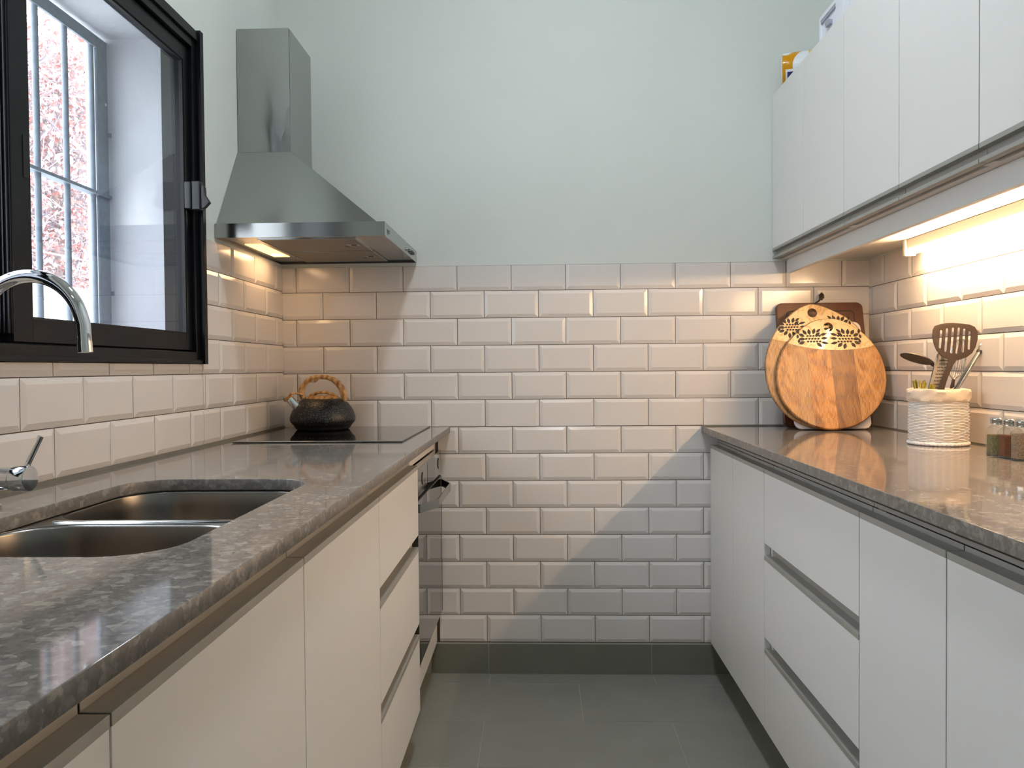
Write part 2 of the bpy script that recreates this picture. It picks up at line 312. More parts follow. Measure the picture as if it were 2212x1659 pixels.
# ------------------------------------------------------------------ room shell
WY0, WY1, WZ0, WZ1 = -2.19, -0.715, 1.170, 2.090            # window frame outline on the left wall
TZ = 1.530                                                 # top of the tiling
def shell(name, boxes, m='plaster', label=None):
    b = MB()
    for q in boxes: b.box(*q)
    return struct(b.build(name, m), label)
wall_back = shell('wall_back', [(-0.3, W + 0.2, 0, 0.15, TZ, H), (-0.3, W + 0.2, 0.006, 0.15, 0, TZ)], label='tall white painted wall at the far end, tiled below')
wall_left = shell('wall_left', [(-0.085, -0.006, WY1, 0, 0, TZ), (-0.085, 0, WY1, 0, TZ, H), (-0.085, -0.006, YB, WY1, 0, WZ0), (-0.085, 0, YB, WY1, WZ1, H), (-0.085, 0, YB, WY0, WZ0, WZ1)], label='white wall on the left with the window, tiled below')
outer = MB()
for q in [(-0.30, -0.085, -0.75, 0, 0, H), (-0.30, -0.085, YB, -0.75, 0, 1.205), (-0.30, -0.085, YB, -0.75, 2.072, H), (-0.30, -0.085, YB, -2.15, 1.205, 2.072)]: outer.box(*q)
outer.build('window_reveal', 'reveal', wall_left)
wall_right = shell('wall_right', [(W + 0.006, W + 0.15, YB, 0, 0, TZ), (W, W + 0.15, YB, 0, TZ, H)], label='white wall on the right behind the cabinets, tiled below')
wall_front = shell('wall_front', [(-0.3, W + 0.15, YB - 0.12, YB, 0, H)])
ceiling = shell('ceiling', [(-0.3, W + 0.15, YB - 0.12, 0.15, H, H + 0.1)], 'ceiling')
floor_ = shell('floor', [(-0.3, W + 0.15, YB - 0.12, 0.15, -0.1, -0.0009)], 'light_grout', 'grey porcelain tiled kitchen floor')

# grout beds and beveled tiles: each tile is a child of its wall
tile_cache = {}
def bevel_tile(w, h, cut, bv=0.0125, h0=0.0042, h1=0.0082):
    key = (round(w, 4), round(h, 4), cut)
    if key in tile_cache: return tile_cache[key]
    a = [-w / 2, w / 2, -h / 2, h / 2]; i = [a[0] + (0 if cut[0] else bv), a[1] - (0 if cut[1] else bv), a[2] + (0 if cut[2] else bv), a[3] - (0 if cut[3] else bv)]
    o4 = [(a[0], a[2]), (a[1], a[2]), (a[1], a[3]), (a[0], a[3])]; i4 = [(i[0], i[2]), (i[1], i[2]), (i[1], i[3]), (i[0], i[3])]
    vs = [(x, y, 0) for x, y in o4] + [(x, y, h0) for x, y in o4] + [(x, y, h1) for x, y in i4]
    fs = [(0, 1, 5, 4), (1, 2, 6, 5), (2, 3, 7, 6), (3, 0, 4, 7), (4, 5, 9, 8), (5, 6, 10, 9), (6, 7, 11, 10), (7, 4, 8, 11), (8, 9, 10, 11)]
    me = bpy.data.meshes.new('tile'); me.from_pydata(vs, [], fs); me.materials.append(M['tile']); tile_cache[key] = me; return me
def lay_tiles(wall, a0, zrow0, rows, regions, frame):
    """frame: (origin, udir) ; u runs along the wall, z up; normal = u x z"""
    P, PZ, G = 0.202, 0.10124, 0.0022; org, ud = frame; ud = Vector(ud); nrm = ud.cross(Vector((0, 0, 1))); mtx = Matrix((ud, (0, 0, 1), nrm)).transposed().to_4x4()
    for k in rows:
        z0 = zrow0 + k * PZ; z1 = z0 + PZ; sh = a0 if k % 2 == 0 else a0 - P / 2
        for j in range(-30, 30):
            u0 = sh + j * P; u1 = u0 + P
            for (ra, rb, rz0, rz1) in regions:
                c = [max(u0, ra), min(u1, rb), max(z0, rz0), min(z1, rz1)]
                if c[1] - c[0] < 0.010 or c[3] - c[2] < 0.010: continue
                cut = (c[0] > u0 + 1e-4, c[1] < u1 - 1e-4, c[2] > z0 + 1e-4, c[3] < z1 - 1e-4)
                me = bevel_tile(c[1] - c[0] - G, c[3] - c[2] - G, cut)
                o = bpy.data.objects.new('tile', me); COL.objects.link(o); o.parent = wall
                pos = Vector(org) + ud * ((c[0] + c[1]) / 2) + Vector((0, 0, (c[2] + c[3]) / 2)) - nrm * 0.006
                jit = Matrix.Rotation(random.uniform(-.0035, .0035), 4, 'X') @ Matrix.Rotation(random.uniform(-.0022, .0022), 4, 'Y')
                o.matrix_local = Matrix.Translation(pos + nrm * random.uniform(0, .0004)) @ mtx @ jit
def grout(wall, b): MB().box(*b).build('grout', 'grout', wall)
grout(wall_back, (0, W, 0.0035, 0.0062, 0.1165, TZ - .001))
lay_tiles(wall_back, 0.75879, 0.9294, range(-8, 6), [(0.0, W, 0.93, TZ), (0.58, 1.64, 0.1185, 0.93)], ((0, 0, 0), (1, 0, 0)))
LZ = 0.9353
MB().box(-0.0062, -0.0035, WY1, 0, LZ, TZ - .001).box(-0.0062, -0.0035, -2.8, WY1, LZ, WZ0 - .001).build('grout', 'grout', wall_left)
lay_tiles(wall_left, 2.8 - 0.17882 - 12 * 0.202, LZ, range(0, 6), [(2.8 + WY1 + .006, 2.8, LZ, TZ), (0, 2.8 + WY1 + .006, LZ, WZ0 - .003)], ((0, -2.8, 0), (0, 1, 0)))
RZ = 0.9254
grout(wall_right, (W + 0.0035, W + 0.0062, -2.4, 0, RZ, TZ - .001))
lay_tiles(wall_right, 0.21895, RZ, range(0, 6), [(0.0, 2.4, RZ + .004, TZ)], ((W, 0, 0), (0, -1, 0)))

# skirting of grey tile pieces on the back wall
bb = MB().box(0, W, -0.0028, 0.006, 0.0, 0.1162).build('baseboard_back', 'light_grout'); struct(bb, 'grey porcelain skirting under the white wall tiles')
for a, b in ((0.55, 0.7628), (0.7652, 1.3710), (1.3734, 1.68)): box('tile', a, b, -0.0045, 0.0, 0.0032, 0.1138, 'skirting', bb, 0.0008)
# floor tiles 60 x 30 in running bond
fy = [0.0, -0.0925, -0.3905] + [-0.3905 - 0.2985 * k for k in range(1, 16)]
for i in range(len(fy) - 1):
    y1, y0 = fy[i], fy[i + 1]; s = [0.1635, -0.117, 0.1685][i] if i < 3 else (-0.115 if i % 2 else 0.165)
    for j in range(-1, 4):
        xa, xb = max(s + j * 0.6065, 0.02), min(s + (j + 1) * 0.6065, W)
        if xb - xa > 0.02: box('tile', xa + .0011, xb - .0011, y0 + .0011, y1 - .0011, -0.004, random.uniform(-.0002, .0003), 'floor_tile', floor_, 0.0006, seg=1)

# ------------------------------------------------------------------ window
win = struct(thing('window_1', 'black aluminium sliding window in the left wall', None, (0, -1.45, WZ0)))
del_keys = [k for k in ('category',) if k in win.keys()]
for k in del_keys: del win[k]
f = MB()
f.box(-0.083, 0.006, WY1 - 0.040, WY1 - .001, WZ0 + .001, WZ1 - .001).box(-0.083, 0.006, WY0 + .001, WY0 + 0.04, WZ0 + .001, WZ1 - .001)
f.box(-0.083, 0.006, WY0 + .04, WY1 - 0.04, WZ1 - 0.045, WZ1 - .001).box(-0.083, 0.006, WY0 + .04, WY1 - 0.04, WZ0 + .001, WZ0 + 0.030)
f.box(-0.040, -0.036, WY0 + .04, WY1 - .04, WZ0 + .03, WZ0 + .040).box(-0.040, -0.036, WY0 + .04, WY1 - .04, WZ1 - .055, WZ1 - .045)
f.build('window_frame', 'black_alu', win, 0.0015)
box('trim_strip', 0.006, 0.020, WY1 - 0.018, WY1 + .003, WZ0 - .004, WZ1 + .010, 'black_alu', win, 0.001)
box('trim_strip', 0.006, 0.014, WY0, WY1 - .018, WZ1 - .022, WZ1 + .004, 'black_alu', win, 0.001)
box('trim_strip', 0.006, 0.014, WY0, WY1 - .018, WZ0 - .002, WZ0 + .008, 'black_alu', win, 0.001)
def sash(x0, x1, y0, y1, z0, z1, lab, sl=0.045):
    g = MB(); g.box(x0, x1, y0, y0 + sl + .012, z0, z1).box(x0, x1, y1 - 0.034, y1, z0, z1)
    g.box(x0, x1, y0 + sl + .012, y1 - 0.034, z0, z0 + 0.047).box(x0, x1, y0 + sl + .012, y1 - 0.034, z1 - 0.042, z1)
    s = g.build('sash', 'black_alu', win, 0.0018); tag(s, lab)
    xm = (x0 + x1) / 2
    MB().box(xm - .002, xm + .002, y0 + sl + .008, y1 - .030, z0 + .043, z1 - .038).build('glass_pane', 'pane', s)
    a, b, c, d = y0 + sl + .010, y1 - .032, z0 + .045, z1 - .040; k = MB()
    for t in ((a, a + .005, c, d), (b - .005, b, c, d), (a, b, c, c + .005), (a, b, d - .005, d)): k.box(xm + .002, x1 - .003, *t)
    k.build('gasket', 'black_rubber', s); return s
s1 = sash(-0.034, -0.006, -1.497, WY1 - 0.034, WZ0 + .034, WZ1 - .048, 'inner sliding sash with a finger pull')
s2 = sash(-0.072, -0.044, WY0 + .034, -1.440, WZ0 + .034, WZ1 - .048, 'outer sliding sash')
b = MB().box(-0.033, -0.0075, -1.4985, -1.4972, WZ0 + .05, WZ1 - .06)
for xx in (-.029, -.021, -.013): b.box(xx, xx + .002, -1.5025, -1.4985, WZ0 + .05, WZ1 - .06)
b.build('brush_seal', 'black_rubber', win)
box('finger_pull', -0.0065, -0.0045, -1.462, -1.448, 1.515, 1.595, 'black_rubber', win, 0.002)
# latch on the right stile
lat = MB().box(-0.006, 0.012, -0.792, -0.762, 1.592, 1.666).box(0.012, 0.036, -0.788, -0.763, 1.590, 1.668)
lt = lat.build('latch', 'black_plastic', win, 0.003)
MB().prism([(0.036, 1.662), (0.046, 1.652), (0.047, 1.630), (0.060, 1.610), (0.047, 1.596), (0.036, 1.592)], -0.783, -0.768, 'y').build('latch_lever', 'black_plastic', lt, 0.002)
MB().cyl((0.026, -0.786, 1.638), (0.026, -0.7868, 1.638), 0.0022, 12).build('white_dot', 'white_dot', lt)

# iron grille outside the window
gr = thing('window_grille', 'grey iron security grille with upright bars outside the window', 'window grille', (-0.24, -1.45, 1.215))
gx = -0.24
MB().box(gx - .004, gx + .004, -0.802, -0.752, 1.21, 2.062).box(gx - .004, gx + .004, -2.146, -2.10, 1.21, 2.062).box(gx - .004, gx + .004, -2.10, -0.802, 2.030, 2.062).build('flat_bar_frame', 'grille', gr, 0.001)
rail = MB().box(gx - .018, gx + .010, -2.10, -0.748, 1.629, 1.637).build('cross_rail', 'grille', gr)
y = -0.815
while y > -2.1:
    MB().cyl((gx - .006, y, 1.206), (gx - .006, y, 2.06), 0.0075, 12).build('upright_bar', 'grille', gr, smooth=True); y -= 0.1175
for z in (1.36, 1.80): box('wall_anchor', gx - .006, gx + .012, -0.754, -0.735, z, z + .012, 'grille', gr, 0.001)
MB().cyl((gx + .0045, -0.762, 1.888), (gx + .0038, -0.762, 1.888), 0.004, 12).build('daylight_dot', 'white_dot', gr)  # solid white disc, painted in place of daylight through a hole in the bar

# ------------------------------------------------------------------ outside
ow = struct(MB().box(-3.15, -3.0, -6, 12, -0.3, 1.87).build('wall_outside', 'outside_white'), 'white garden wall seen through the window')
og = struct(MB().box(-14, -0.3, -8, 16, -0.45, -0.3).build('floor_outside', 'paving'))
def tree(label, x, y, lean, n, seed, spread, mt):
    R = random.Random(seed)
    t = thing('tree', label, 'tree', (x, y, -0.3))
    p = [Vector((x, y, -0.3))]
    for k in range(12): p.append(p[-1] + Vector((R.uniform(-.06, .06) , lean + R.uniform(-.04, .04), 0.36)))
    MB().tube(p, [0.115 - 0.007 * k for k in range(13)], 10).build('trunk', 'bark', t, smooth=True)
    br = MB(); tips = []
    for k in range(110):
        a = p[R.randint(4, 12)].copy(); q = [a]; d = Vector((R.uniform(-.5, .5), R.uniform(-1, 1), R.uniform(-.25, .9))).normalized()
        for s in range(7): d = (d + Vector((R.uniform(-.3, .3), R.uniform(-.3, .3), R.uniform(-.3, .25)))).normalized(); a = a + d * R.uniform(.1, .26); q.append(a); tips.append(a)
        br.tube(q, [0.017 - 0.0021 * s for s in range(8)], 5, False)
    for k in range(900):
        a = R.choice(tips).copy(); q = [a]; d = Vector((R.uniform(-.6, .6), R.uniform(-1, 1), R.uniform(-1, 1))).normalized()
        for s in range(4): d = (d + Vector((R.uniform(-.4, .4), R.uniform(-.4, .4), R.uniform(-.5, .2)))).normalized(); a = a + d * .09; q.append(a)
        tips.append(a); br.tube(q, 0.0035, 3, False)
    tag(br.build('branch', 'twig', t), kind='stuff')
    for nm, cnt, mm in (('foliage', n, mt), ('dry_foliage', int(n * .8), 'leaf_pale')):
        lf = MB()
        for k in range(cnt):
            c = R.choice(tips) + Vector((R.gauss(0, .12), R.gauss(0, .12), R.gauss(0, .12))) * spread
            a = Vector((R.gauss(0, 1), R.gauss(0, 1), R.gauss(0, 1))).normalized(); b = a.orthogonal().normalized(); s = R.uniform(.018, .040); e = a.cross(b) * s * .25
            lf.add([c - a * s, c - b * s * .5 + e, c + a * s, c + b * s * .5 + e], [(0, 1, 2), (0, 2, 3)])
        tag(lf.build(nm, mm, t, fix=False), kind='stuff')
tree('red-leaved tree behind the white garden wall, left one through the window', -3.7, 3.35, 0.045, 4200, 3, 1.6, 'leaf')
tree('red-leaved tree behind the white garden wall, right one beside the window reveal', -3.9, 4.25, 0.05, 4200, 5, 1.6, 'leaf')
tree('pale distant leafless tree behind the red-leaved ones, seen between the bars', -6.6, 9.0, 0.02, 3200, 9, 2.6, 'leaf_pale')

# ------------------------------------------------------------------ worktops
LT, LB = 0.9298, 0.9080
lc = thing('worktop', 'long polished grey speckled stone worktop holding sink and hob, left side', 'worktop', (0.3, -1.2, LB))
SX0, SX1, SY0, SY1 = 0.155, 0.512, -2.008, -1.363
plate('slab', [(-0.004 + .005, -3.2), (0.6265, -3.2), (0.6265, -0.001), (0.001, -0.001)], [rrect(SX0, SX1, SY0, SY1, 0.085, 12)], LT - LB, 'stone', lc, 0.0012, Matrix.Translation((-0.3, 1.2, 0)))
MB().box(0.0, 0.0045, -3.2, -0.0, LT, LZ + .001).box(0.0, 0.625, -0.0045, 0.0, LT, 0.931).build('sealant_strip', 'caulk', lc)
RT, RB = 0.9263, 0.9035
rc = thing('worktop', 'long polished grey speckled stone worktop under the wall cabinets, right side', 'worktop', (1.86, -1.2, RB))
MB().box(1.559, W - .001, -3.2, -0.001, RB, RT).build('slab', 'stone', rc, 0.0014)
MB().box(1.559, W, -0.0045, 0.0, RT, 0.9305).box(W - .0045, W, -3.2, 0, RT, RZ + .005).build('sealant_strip', 'caulk', rc)

# ------------------------------------------------------------------ base cabinets
def pull_top(mb, X, sgn, y0, y1, zl, riser=0.0085):
    """L-shaped finger-pull profile on top of a front: lip, floor and riser. sgn=+1: front faces +x (left run)"""
    d = lambda v: X - sgn * v
    a = lambda p, q: (min(d(p), d(q)), max(d(p), d(q)))
    mb.box(*a(-0.0006, 0.0025), y0, y1, zl, zl + 0.0122); mb.box(*a(0.0025, 0.0285), y0, y1, zl + 0.0105, zl + 0.0122); mb.box(*a(0.0268, 0.0285), y0, y1, zl + 0.0122, zl + 0.0122 + riser)
    return mb
def front(name, X, sgn, y0, y1, z0, z1, parent, riser=0.0085, m='laminate', handle=True):
    a, b = (X - .018, X) if sgn > 0 else (X, X + .018)
    g = 0.0017
    o = box(name, a, b, y0 + g, y1 - g, z0, z1, m, parent, 0.0007, seg=1)
    if handle: pull_top(MB(), X, sgn, y0 + g, y1 - g, z1, riser).build('finger_pull', 'alu', o, 0.0004, seg=1)
    return o
def carcass(parent, sgn, X, y0, y1, top, back, zb=0.125):
    a, b = (back, X - .0455) if sgn > 0 else (X + .0455, back); t = 0.018; m = MB(); dd = X - .0195 if sgn > 0 else X + .0195
    m.box(a, b, y0 + .0005, y0 + t, zb, top).box(a, b, y1 - t, y1 - .0005, zb, top).box(a, b, y0 + t, y1 - t, zb, zb + t)
    bk = (a, a + .006) if sgn > 0 else (b - .006, b); m.box(*bk, y0 + t, y1 - t, zb + t, top)
    lo, hi = sorted((dd, b if sgn > 0 else a)); m.box(lo, hi, y0 + .0005, y0 + t, zb, 0.80).box(lo, hi, y1 - t, y1 - .0005, zb, 0.80)
    m.build('carcass', 'carcass', parent)
    r0, r1 = sorted((X - sgn * .0292, X - sgn * .045)); box('top_rail', r0, r1, y0 + .0012, y1 - .0012, 0.869, top, 'alu', parent, 0.0005, seg=1)
    if sgn < 0: box('shade_batten', X + .062, X + .080, y0 + .0012, y1 - .0012, 0.8776, RB - .0003, 'black_plastic', parent)  # added black strip: its colour gives the shade in the gap under the stone
XL, XR = 0.5965, 1.589
ZB, ZT = 0.1235, 0.8472
def base(label, sgn, y0, y1, doors=None, drawers=False):
    X = XL if sgn > 0 else XR; back = 0.012 if sgn > 0 else W - .012
    t = thing('base_cabinet', label, 'cabinet', ((X + back) / 2, (y0 + y1) / 2, 0)); top = LB - .0015 if sgn > 0 else 0.8775
    carcass(t, sgn, X, y0, y1, top, back)
    if drawers:
        for z0, z1, hd in ((0.6500, ZT, 1), (0.3845, 0.6030, 1), (ZB, 0.3400, 1)): front('drawer', X, sgn, y0, y1, z0, z1, t, 0.0085 if z1 > .8 else 0.0270)
    else:
        ys = doors
        for i in range(len(ys) - 1): front('door', X, sgn, ys[i], ys[i + 1], ZB, ZT, t)
    p0, p1 = sorted((X - sgn * .085, X - sgn * .100)); box('plinth', p0, p1, y0 + .001, y1 - .001, 0.001, ZB - .001, 'plinth', t)
    for yy in (y0 + .06, y1 - .06): MB().cyl((X - sgn * .35, yy, 0.0005), (X - sgn * .35, yy, 0.1249), 0.018, 12).build('foot', 'black_plastic', t)
    return t
base('white drawer cabinet of three drawers beside the oven', 1, -1.158, -0.592, drawers=True)
base('white two-door cabinet under the sink, left of the drawers', 1, -2.264, -1.158, doors=[-2.264, -1.722, -1.158])
base('white cabinet nearest the camera at lower left, only its top corner in view', 1, -2.82, -2.264, doors=[-2.82, -2.264])
base('white two-door cabinet against the back wall at right', -1, -0.699, -0.012, doors=[-0.699, -0.345, -0.012])
base('white three-drawer cabinet under the right worktop', -1, -1.350, -0.699, drawers=True)
base('white two-door cabinet nearest the camera at lower right', -1, -2.01, -1.350, doors=[-2.01, -1.680, -1.350])

# oven housing and oven
oh = thing('oven_cabinet', 'white cabinet carcass housing the built-in oven', 'cabinet', (0.3, -0.30, 0))
m = MB().box(0.012, 0.570, -0.5915, -0.574, 0.125, 0.900).box(0.012, 0.570, -0.030, -0.013, 0.125, 0.900).box(0.012, 0.550, -0.574, -0.030, 0.125, 0.143).box(0.012, 0.018, -0.574, -0.03, 0.143, 0.9)
m.build('carcass', 'carcass', oh)
box('lower_panel', 0.552, 0.572, -0.5915, -0.024, ZB, 0.247, 'laminate', oh, 0.0006)
box('filler_strip', 0.552, 0.570, -0.0225, -0.001, ZB, 0.905, 'laminate', oh, 0.0006)
box('upper_panel', 0.552, 0.569, -0.5915, -0.024, 0.851, 0.9055, 'laminate', oh, 0.0006)
box('plinth', 0.497, 0.511, -0.59, -0.001, 0.001, ZB - .001, 'plinth', oh)
ov = thing('oven', 'built-in steel and dark glass oven below the hob', 'oven', (0.3, -0.30, 0.145))
box('body', 0.03, 0.5495, -0.570, -0.034, 0.1445, 0.846, 'oven_steel', ov)
box('control_panel', 0.5715, 0.5955, -0.589, -0.030, 0.762, 0.8475, 'oven_steel', ov, 0.0012)
box('display', 0.5956, 0.5961, -0.385, -0.205, 0.7705, 0.842, 'oven_glass', ov)
for yy in (-0.487, -0.110):
    k = MB().lathe([(0.0, 0), (0.0185, 0), (0.0185, 0.0020), (0.0165, 0.0030), (0, 0.0030)], n=28); k.xf(Matrix.Translation((0.5955, yy, 0.806)) @ Matrix.Rotation(pi / 2, 4, 'Y')); kn = k.build('knob', 'oven_steel', ov, smooth=True)
    q = MB().lathe([(0.0188, 0), (0.0200, 0), (0.0200, 0.0008), (0.0188, 0.0008)], n=28, close=True); q.xf(Matrix.Translation((0.5955, yy, 0.806)) @ Matrix.Rotation(pi / 2, 4, 'Y')); q.build('knob_ring', 'black_rubber', kn)
dr = box('oven_door', 0.5735, 0.5955, -0.589, -0.030, 0.250, 0.750, 'oven_glass', ov, 0.0015)
box('door_top_edge', 0.5745, 0.593, -0.588, -0.031, 0.7505, 0.7535, 'black_rubber', dr)
box('door_edge', 0.5945, 0.5962, -0.5895, -0.583, 0.2495, 0.7505, 'oven_steel', dr); box('door_edge', 0.5945, 0.5962, -0.036, -0.0295, 0.2495, 0.7505, 'oven_steel', dr)
hp = [(0.597, -0.575), (0.6025, -0.573), (0.640, -0.485), (0.6435, -0.470), (0.6435, -0.145), (0.640, -0.130), (0.6025, -0.040), (0.597, -0.038)]
hb = MB(); n_ = len(hp); inn = []
for i, p in enumerate(hp):
    a = Vector(hp[max(i - 1, 0)]); b = Vector(hp[min(i + 1, n_ - 1)]); d_ = (b - a).normalized(); inn.append((p[0] - d_.y * .005, p[1] + d_.x * .005))
hb.prism(hp + inn[::-1], 0.7125, 0.7395, 'z'); hb.build('oven_handle', 'oven_steel', dr, 0.0012)

# ------------------------------------------------------------------ hob
hob = thing('hob', 'black ceramic glass hob set in the left worktop', 'hob', (0.298, -0.312, LT))
box('glass_top', 0.043, 0.553, -0.606, -0.014, LT + .0008, 0.9348, 'hob_glass', hob, 0.0006)
box('steel_trim', 0.0425, 0.5535, -0.6095, -0.6065, LT + .0028, 0.9356, 'steel_bright', hob, 0.0006)

# ------------------------------------------------------------------ kettle
kc = (0.190, -0.152, 0.9355)
kt = thing('kettle', 'black speckled whistling kettle with wood-look handle on the hob', 'kettle', kc)
MB().lathe([(0, 0.0), (0.088, 0.0), (0.0925, 0.002), (0.0935, 0.004), (0.0950, 0.0045), (0.0958, 0.0075), (0.0972, 0.008), (0.0982, 0.0115), (0.0996, 0.012), (0.1010, 0.0155), (0.1060, 0.0205), (0.1110, 0.0265), (0.1135, 0.0325), (0.1142, 0.0385), (0.1135, 0.0465), (0.1105, 0.0565), (0.1050, 0.0690), (0.0980, 0.0810), (0.0895, 0.0920), (0.0790, 0.1010), (0.0680, 0.1070), (0.0600, 0.109), (0.0, 0.109)], kc, 72).build('body', 'speckle', kt, smooth=True)
ld = MB().lathe([(0, 0.1085), (0.0595, 0.1085), (0.0600, 0.111), (0.0530, 0.1160), (0.036, 0.1195), (0.0, 0.1210)], kc, 48).build('lid', 'kettle_wood', kt, smooth=True)
arch = [(kc[0] + x, kc[1], kc[2] + z) for x, z in ((-0.057, .110), (-0.045, .1185), (-0.030, .1255), (-0.012, .1305), (0.010, .1308), (0.028, .1265), (0.045, .119), (0.057, .110))]
MB().tube(arch, [.0035, .0060, .0058, .0050, .0050, .0058, .0060, .0035], 12, True, 2.0, up=(0, 0, 1)).build('lid_grip', 'kettle_wood', ld, smooth=True)
hpx = [(560, 812), (525, 745), (495, 660), (480, 560), (520, 465), (590, 385), (680, 328), (780, 300), (900, 294), (1020, 306), (1130, 350), (1230, 430), (1300, 530), (1335, 640), (1345, 720), (1352, 790)]
hw = [.0055, .0085, .0105, .0105, .0095, .0090, .0085, .0080, .0080, .0085, .0095, .0110, .0118, .0120, .0105, .0060]
hpts = [(kc[0] + (a - 905) * .000177, kc[1] - 0.004, kc[2] + (1345 - b) * .000177) for a, b in hpx]
hk = MB().tube(hpts, hw, 14, True, 1.15, up=(1, 0, 0)).build('handle', 'kettle_wood', kt, smooth=True)
MB().prism([(a, b) for a, b in [(kc[0] - .044, kc[2] + .171), (kc[0] - .037, kc[2] + .1665), (kc[0] - .027, kc[2] + .1665), (kc[0] - .018, kc[2] + .171), (kc[0] - .014, kc[2] + .180), (kc[0] - .036, kc[2] + .178)]], kc[1] - .010, kc[1] + .003, 'y').build('trigger', 'kettle_wood', hk, 0.002)
sa = Vector((kc[0] - .0740, kc[1] - .046, kc[2] + .0770)); sb = Vector((kc[0] - .1035, kc[1] - .052, kc[2] + .1110)); dv = (sb - sa).normalized()
sp_ = MB().cyl(sa - dv * .012, sb, .0150, 28, .0135).build('spout', 'chrome', kt, smooth=True)
MB().cyl(sa, sa + dv * .004, .0178, 28).build('spout_collar', 'steel_bright', sp_, smooth=True)
cp = MB().cyl(sb - dv * .001, sb + dv * .011, .0163, 28, .0150).build('whistle_cap', 'kettle_wood', kt, smooth=True)
MB().cyl(sb + dv * .011, sb + dv * .0125, .0042, 16).build('whistle_stud', 'chrome', cp, smooth=True)
MB().tube([sb + dv * .006 + Vector((.008, 0, .012)), sb + dv * .004 + Vector((.018, .01, .017)), sa + Vector((.008, .03, .046))], [.004, .0036, .003], 10).build('cap_lever', 'kettle_wood', cp, smooth=True)

# ------------------------------------------------------------------ hood
hd = thing('range_hood', 'stainless steel chimney range hood on the left wall over the hob', 'range hood', (0.25, -0.31, 1.541))
HY0, HY1, HX = -0.6100, -0.0085, 0.5095
HZ0, HZ1 = 1.5415, 1.5835
b = MB(); b.box(0.001, HX, HY0, HY0 + .0015, HZ0, HZ1).box(0.001, HX, HY1 - .0015, HY1, HZ0, HZ1).box(HX - .0015, HX, HY0 + .0015, HY1 - .0015, HZ0, HZ1).box(0.001, 0.0025, HY0 + .0015, HY1 - .0015, HZ0, HZ1)
b.box(0.0025, HX - .0015, HY0 + .0015, HY1 - .0015, HZ1 - .0015, HZ1)
band = b.build('valance', 'steel', hd)
cyz = 1.8450; dx, dy0, dy1 = 0.171, -0.4185, -0.1800
MB().add([(0.001, HY0 + .012, HZ1), (HX - .024, HY0 + .012, HZ1), (HX - .024, HY1 - .010, HZ1), (0.001, HY1 - .010, HZ1), (0.001, dy0 - .003, cyz), (dx + .003, dy0 - .003, cyz), (dx + .003, dy1 + .003, cyz), (0.001, dy1 + .003, cyz)],
         [(0, 3, 2, 1), (4, 5, 6, 7), (0, 1, 5, 4), (1, 2, 6, 5), (2, 3, 7, 6), (3, 0, 4, 7)]).build('canopy', 'steel', hd, 0.001)
chv = []; nx, nz = 26, 40
def bulge(a, c):          # the thin sheet is slightly dented near its lower outer corner
    return (0.0098 * (sqrt((a - .66) ** 2 + .0016) + a - .66) / 2 + 0.00022 * sin(a * 15 + c * 20) * a) * math.exp(-(c / .50) ** 2)
ch = MB(); g = []
for j in range(nz + 1):
    for i in range(nx + 1):
        a = i / nx; c = j / nz; g.append((0.002 + a * (dx - .002), dy0 + bulge(a, c), cyz - .004 + c * (2.2385 - cyz + .004)))
ch.add(g, [(j * (nx + 1) + i, j * (nx + 1) + i + 1, (j + 1) * (nx + 1) + i + 1, (j + 1) * (nx + 1) + i) for j in range(nz) for i in range(nx)])
cf = ch.build('chimney_front', 'steel_sheet', hd, smooth=True)
MB().box(0.002, dx, dy0 + .0040, dy1, cyz - .004, 2.2385).build('chimney', 'steel', hd)
up_ = MB().box(0.0025, HX - .0016, HY0 + .0016, HY1 - .0016, HZ0 + .006, HZ0 + .008).build('underside', 'steel', hd)
MB().box(0.0025, 0.5078, -0.0225, HY1 - .0016, HZ0 + .0005, HZ0 + .006).build('rear_lip', 'black_plastic', hd)
for ya, yb_ in ((-0.545, -0.305), (-0.290, -0.050)):
    fl = box('grease_filter', 0.112, 0.405, ya, yb_, HZ0 + .0035, HZ0 + .006, 'filter', hd, 0.0008)
    MB().box(0.108, 0.409, ya - .004, ya, HZ0 + .002, HZ0 + .006).box(0.108, 0.409, yb_, yb_ + .004, HZ0 + .002, HZ0 + .006).box(0.108, 0.112, ya, yb_, HZ0 + .002, HZ0 + .006).box(0.405, 0.409, ya, yb_, HZ0 + .002, HZ0 + .006).build('filter_rim', 'steel_bright', fl)
    ym = (ya + yb_) / 2
    MB().box(0.352, 0.392, ym - .022, ym + .022, HZ0 + .0025, HZ0 + .0036).build('latch_plate', 'steel', fl); MB().box(0.366, 0.382, ym - .008, ym + .010, HZ0 + .0018, HZ0 + .0026).build('latch_hole', 'black_rubber', fl); MB().box(0.340, 0.352, ym + .030, ym + .034, HZ0 + .0024, HZ0 + .0036).build('latch_slot', 'black_rubber', fl)
lamp_d = box('lamp_diffuser', 0.030, 0.086, -0.450, -0.172, HZ0 + .0042, HZ0 + .006, 'hood_glow', hd, 0.001)
MB().lathe([(0, 0), (.020, 0), (.020, .0006), (0, .0006)], (0.058, -0.225, HZ0 + .0034), 24).build('bulb_spot', 'bulb', lamp_d)
area('hood_lamp', (0.062, -0.27, HZ0 - .002), 0.05, HOOD_POWER, (1.0, 0.62, 0.32), size_y=0.24)
for yy in (-0.200, -0.185, -0.170, -0.155, -0.140): pass
MB().cyl((HX, -0.205, 1.5625), (HX + .010, -0.205, 1.5625), .0055, 18).build('push_knob', 'chrome', hd, smooth=True)
for k in range(4): MB().box(HX, HX + .0065, -0.175 + k * .021, -0.161 + k * .021, 1.5575, 1.5665).build('switch', 'black_plastic', hd, 0.001)
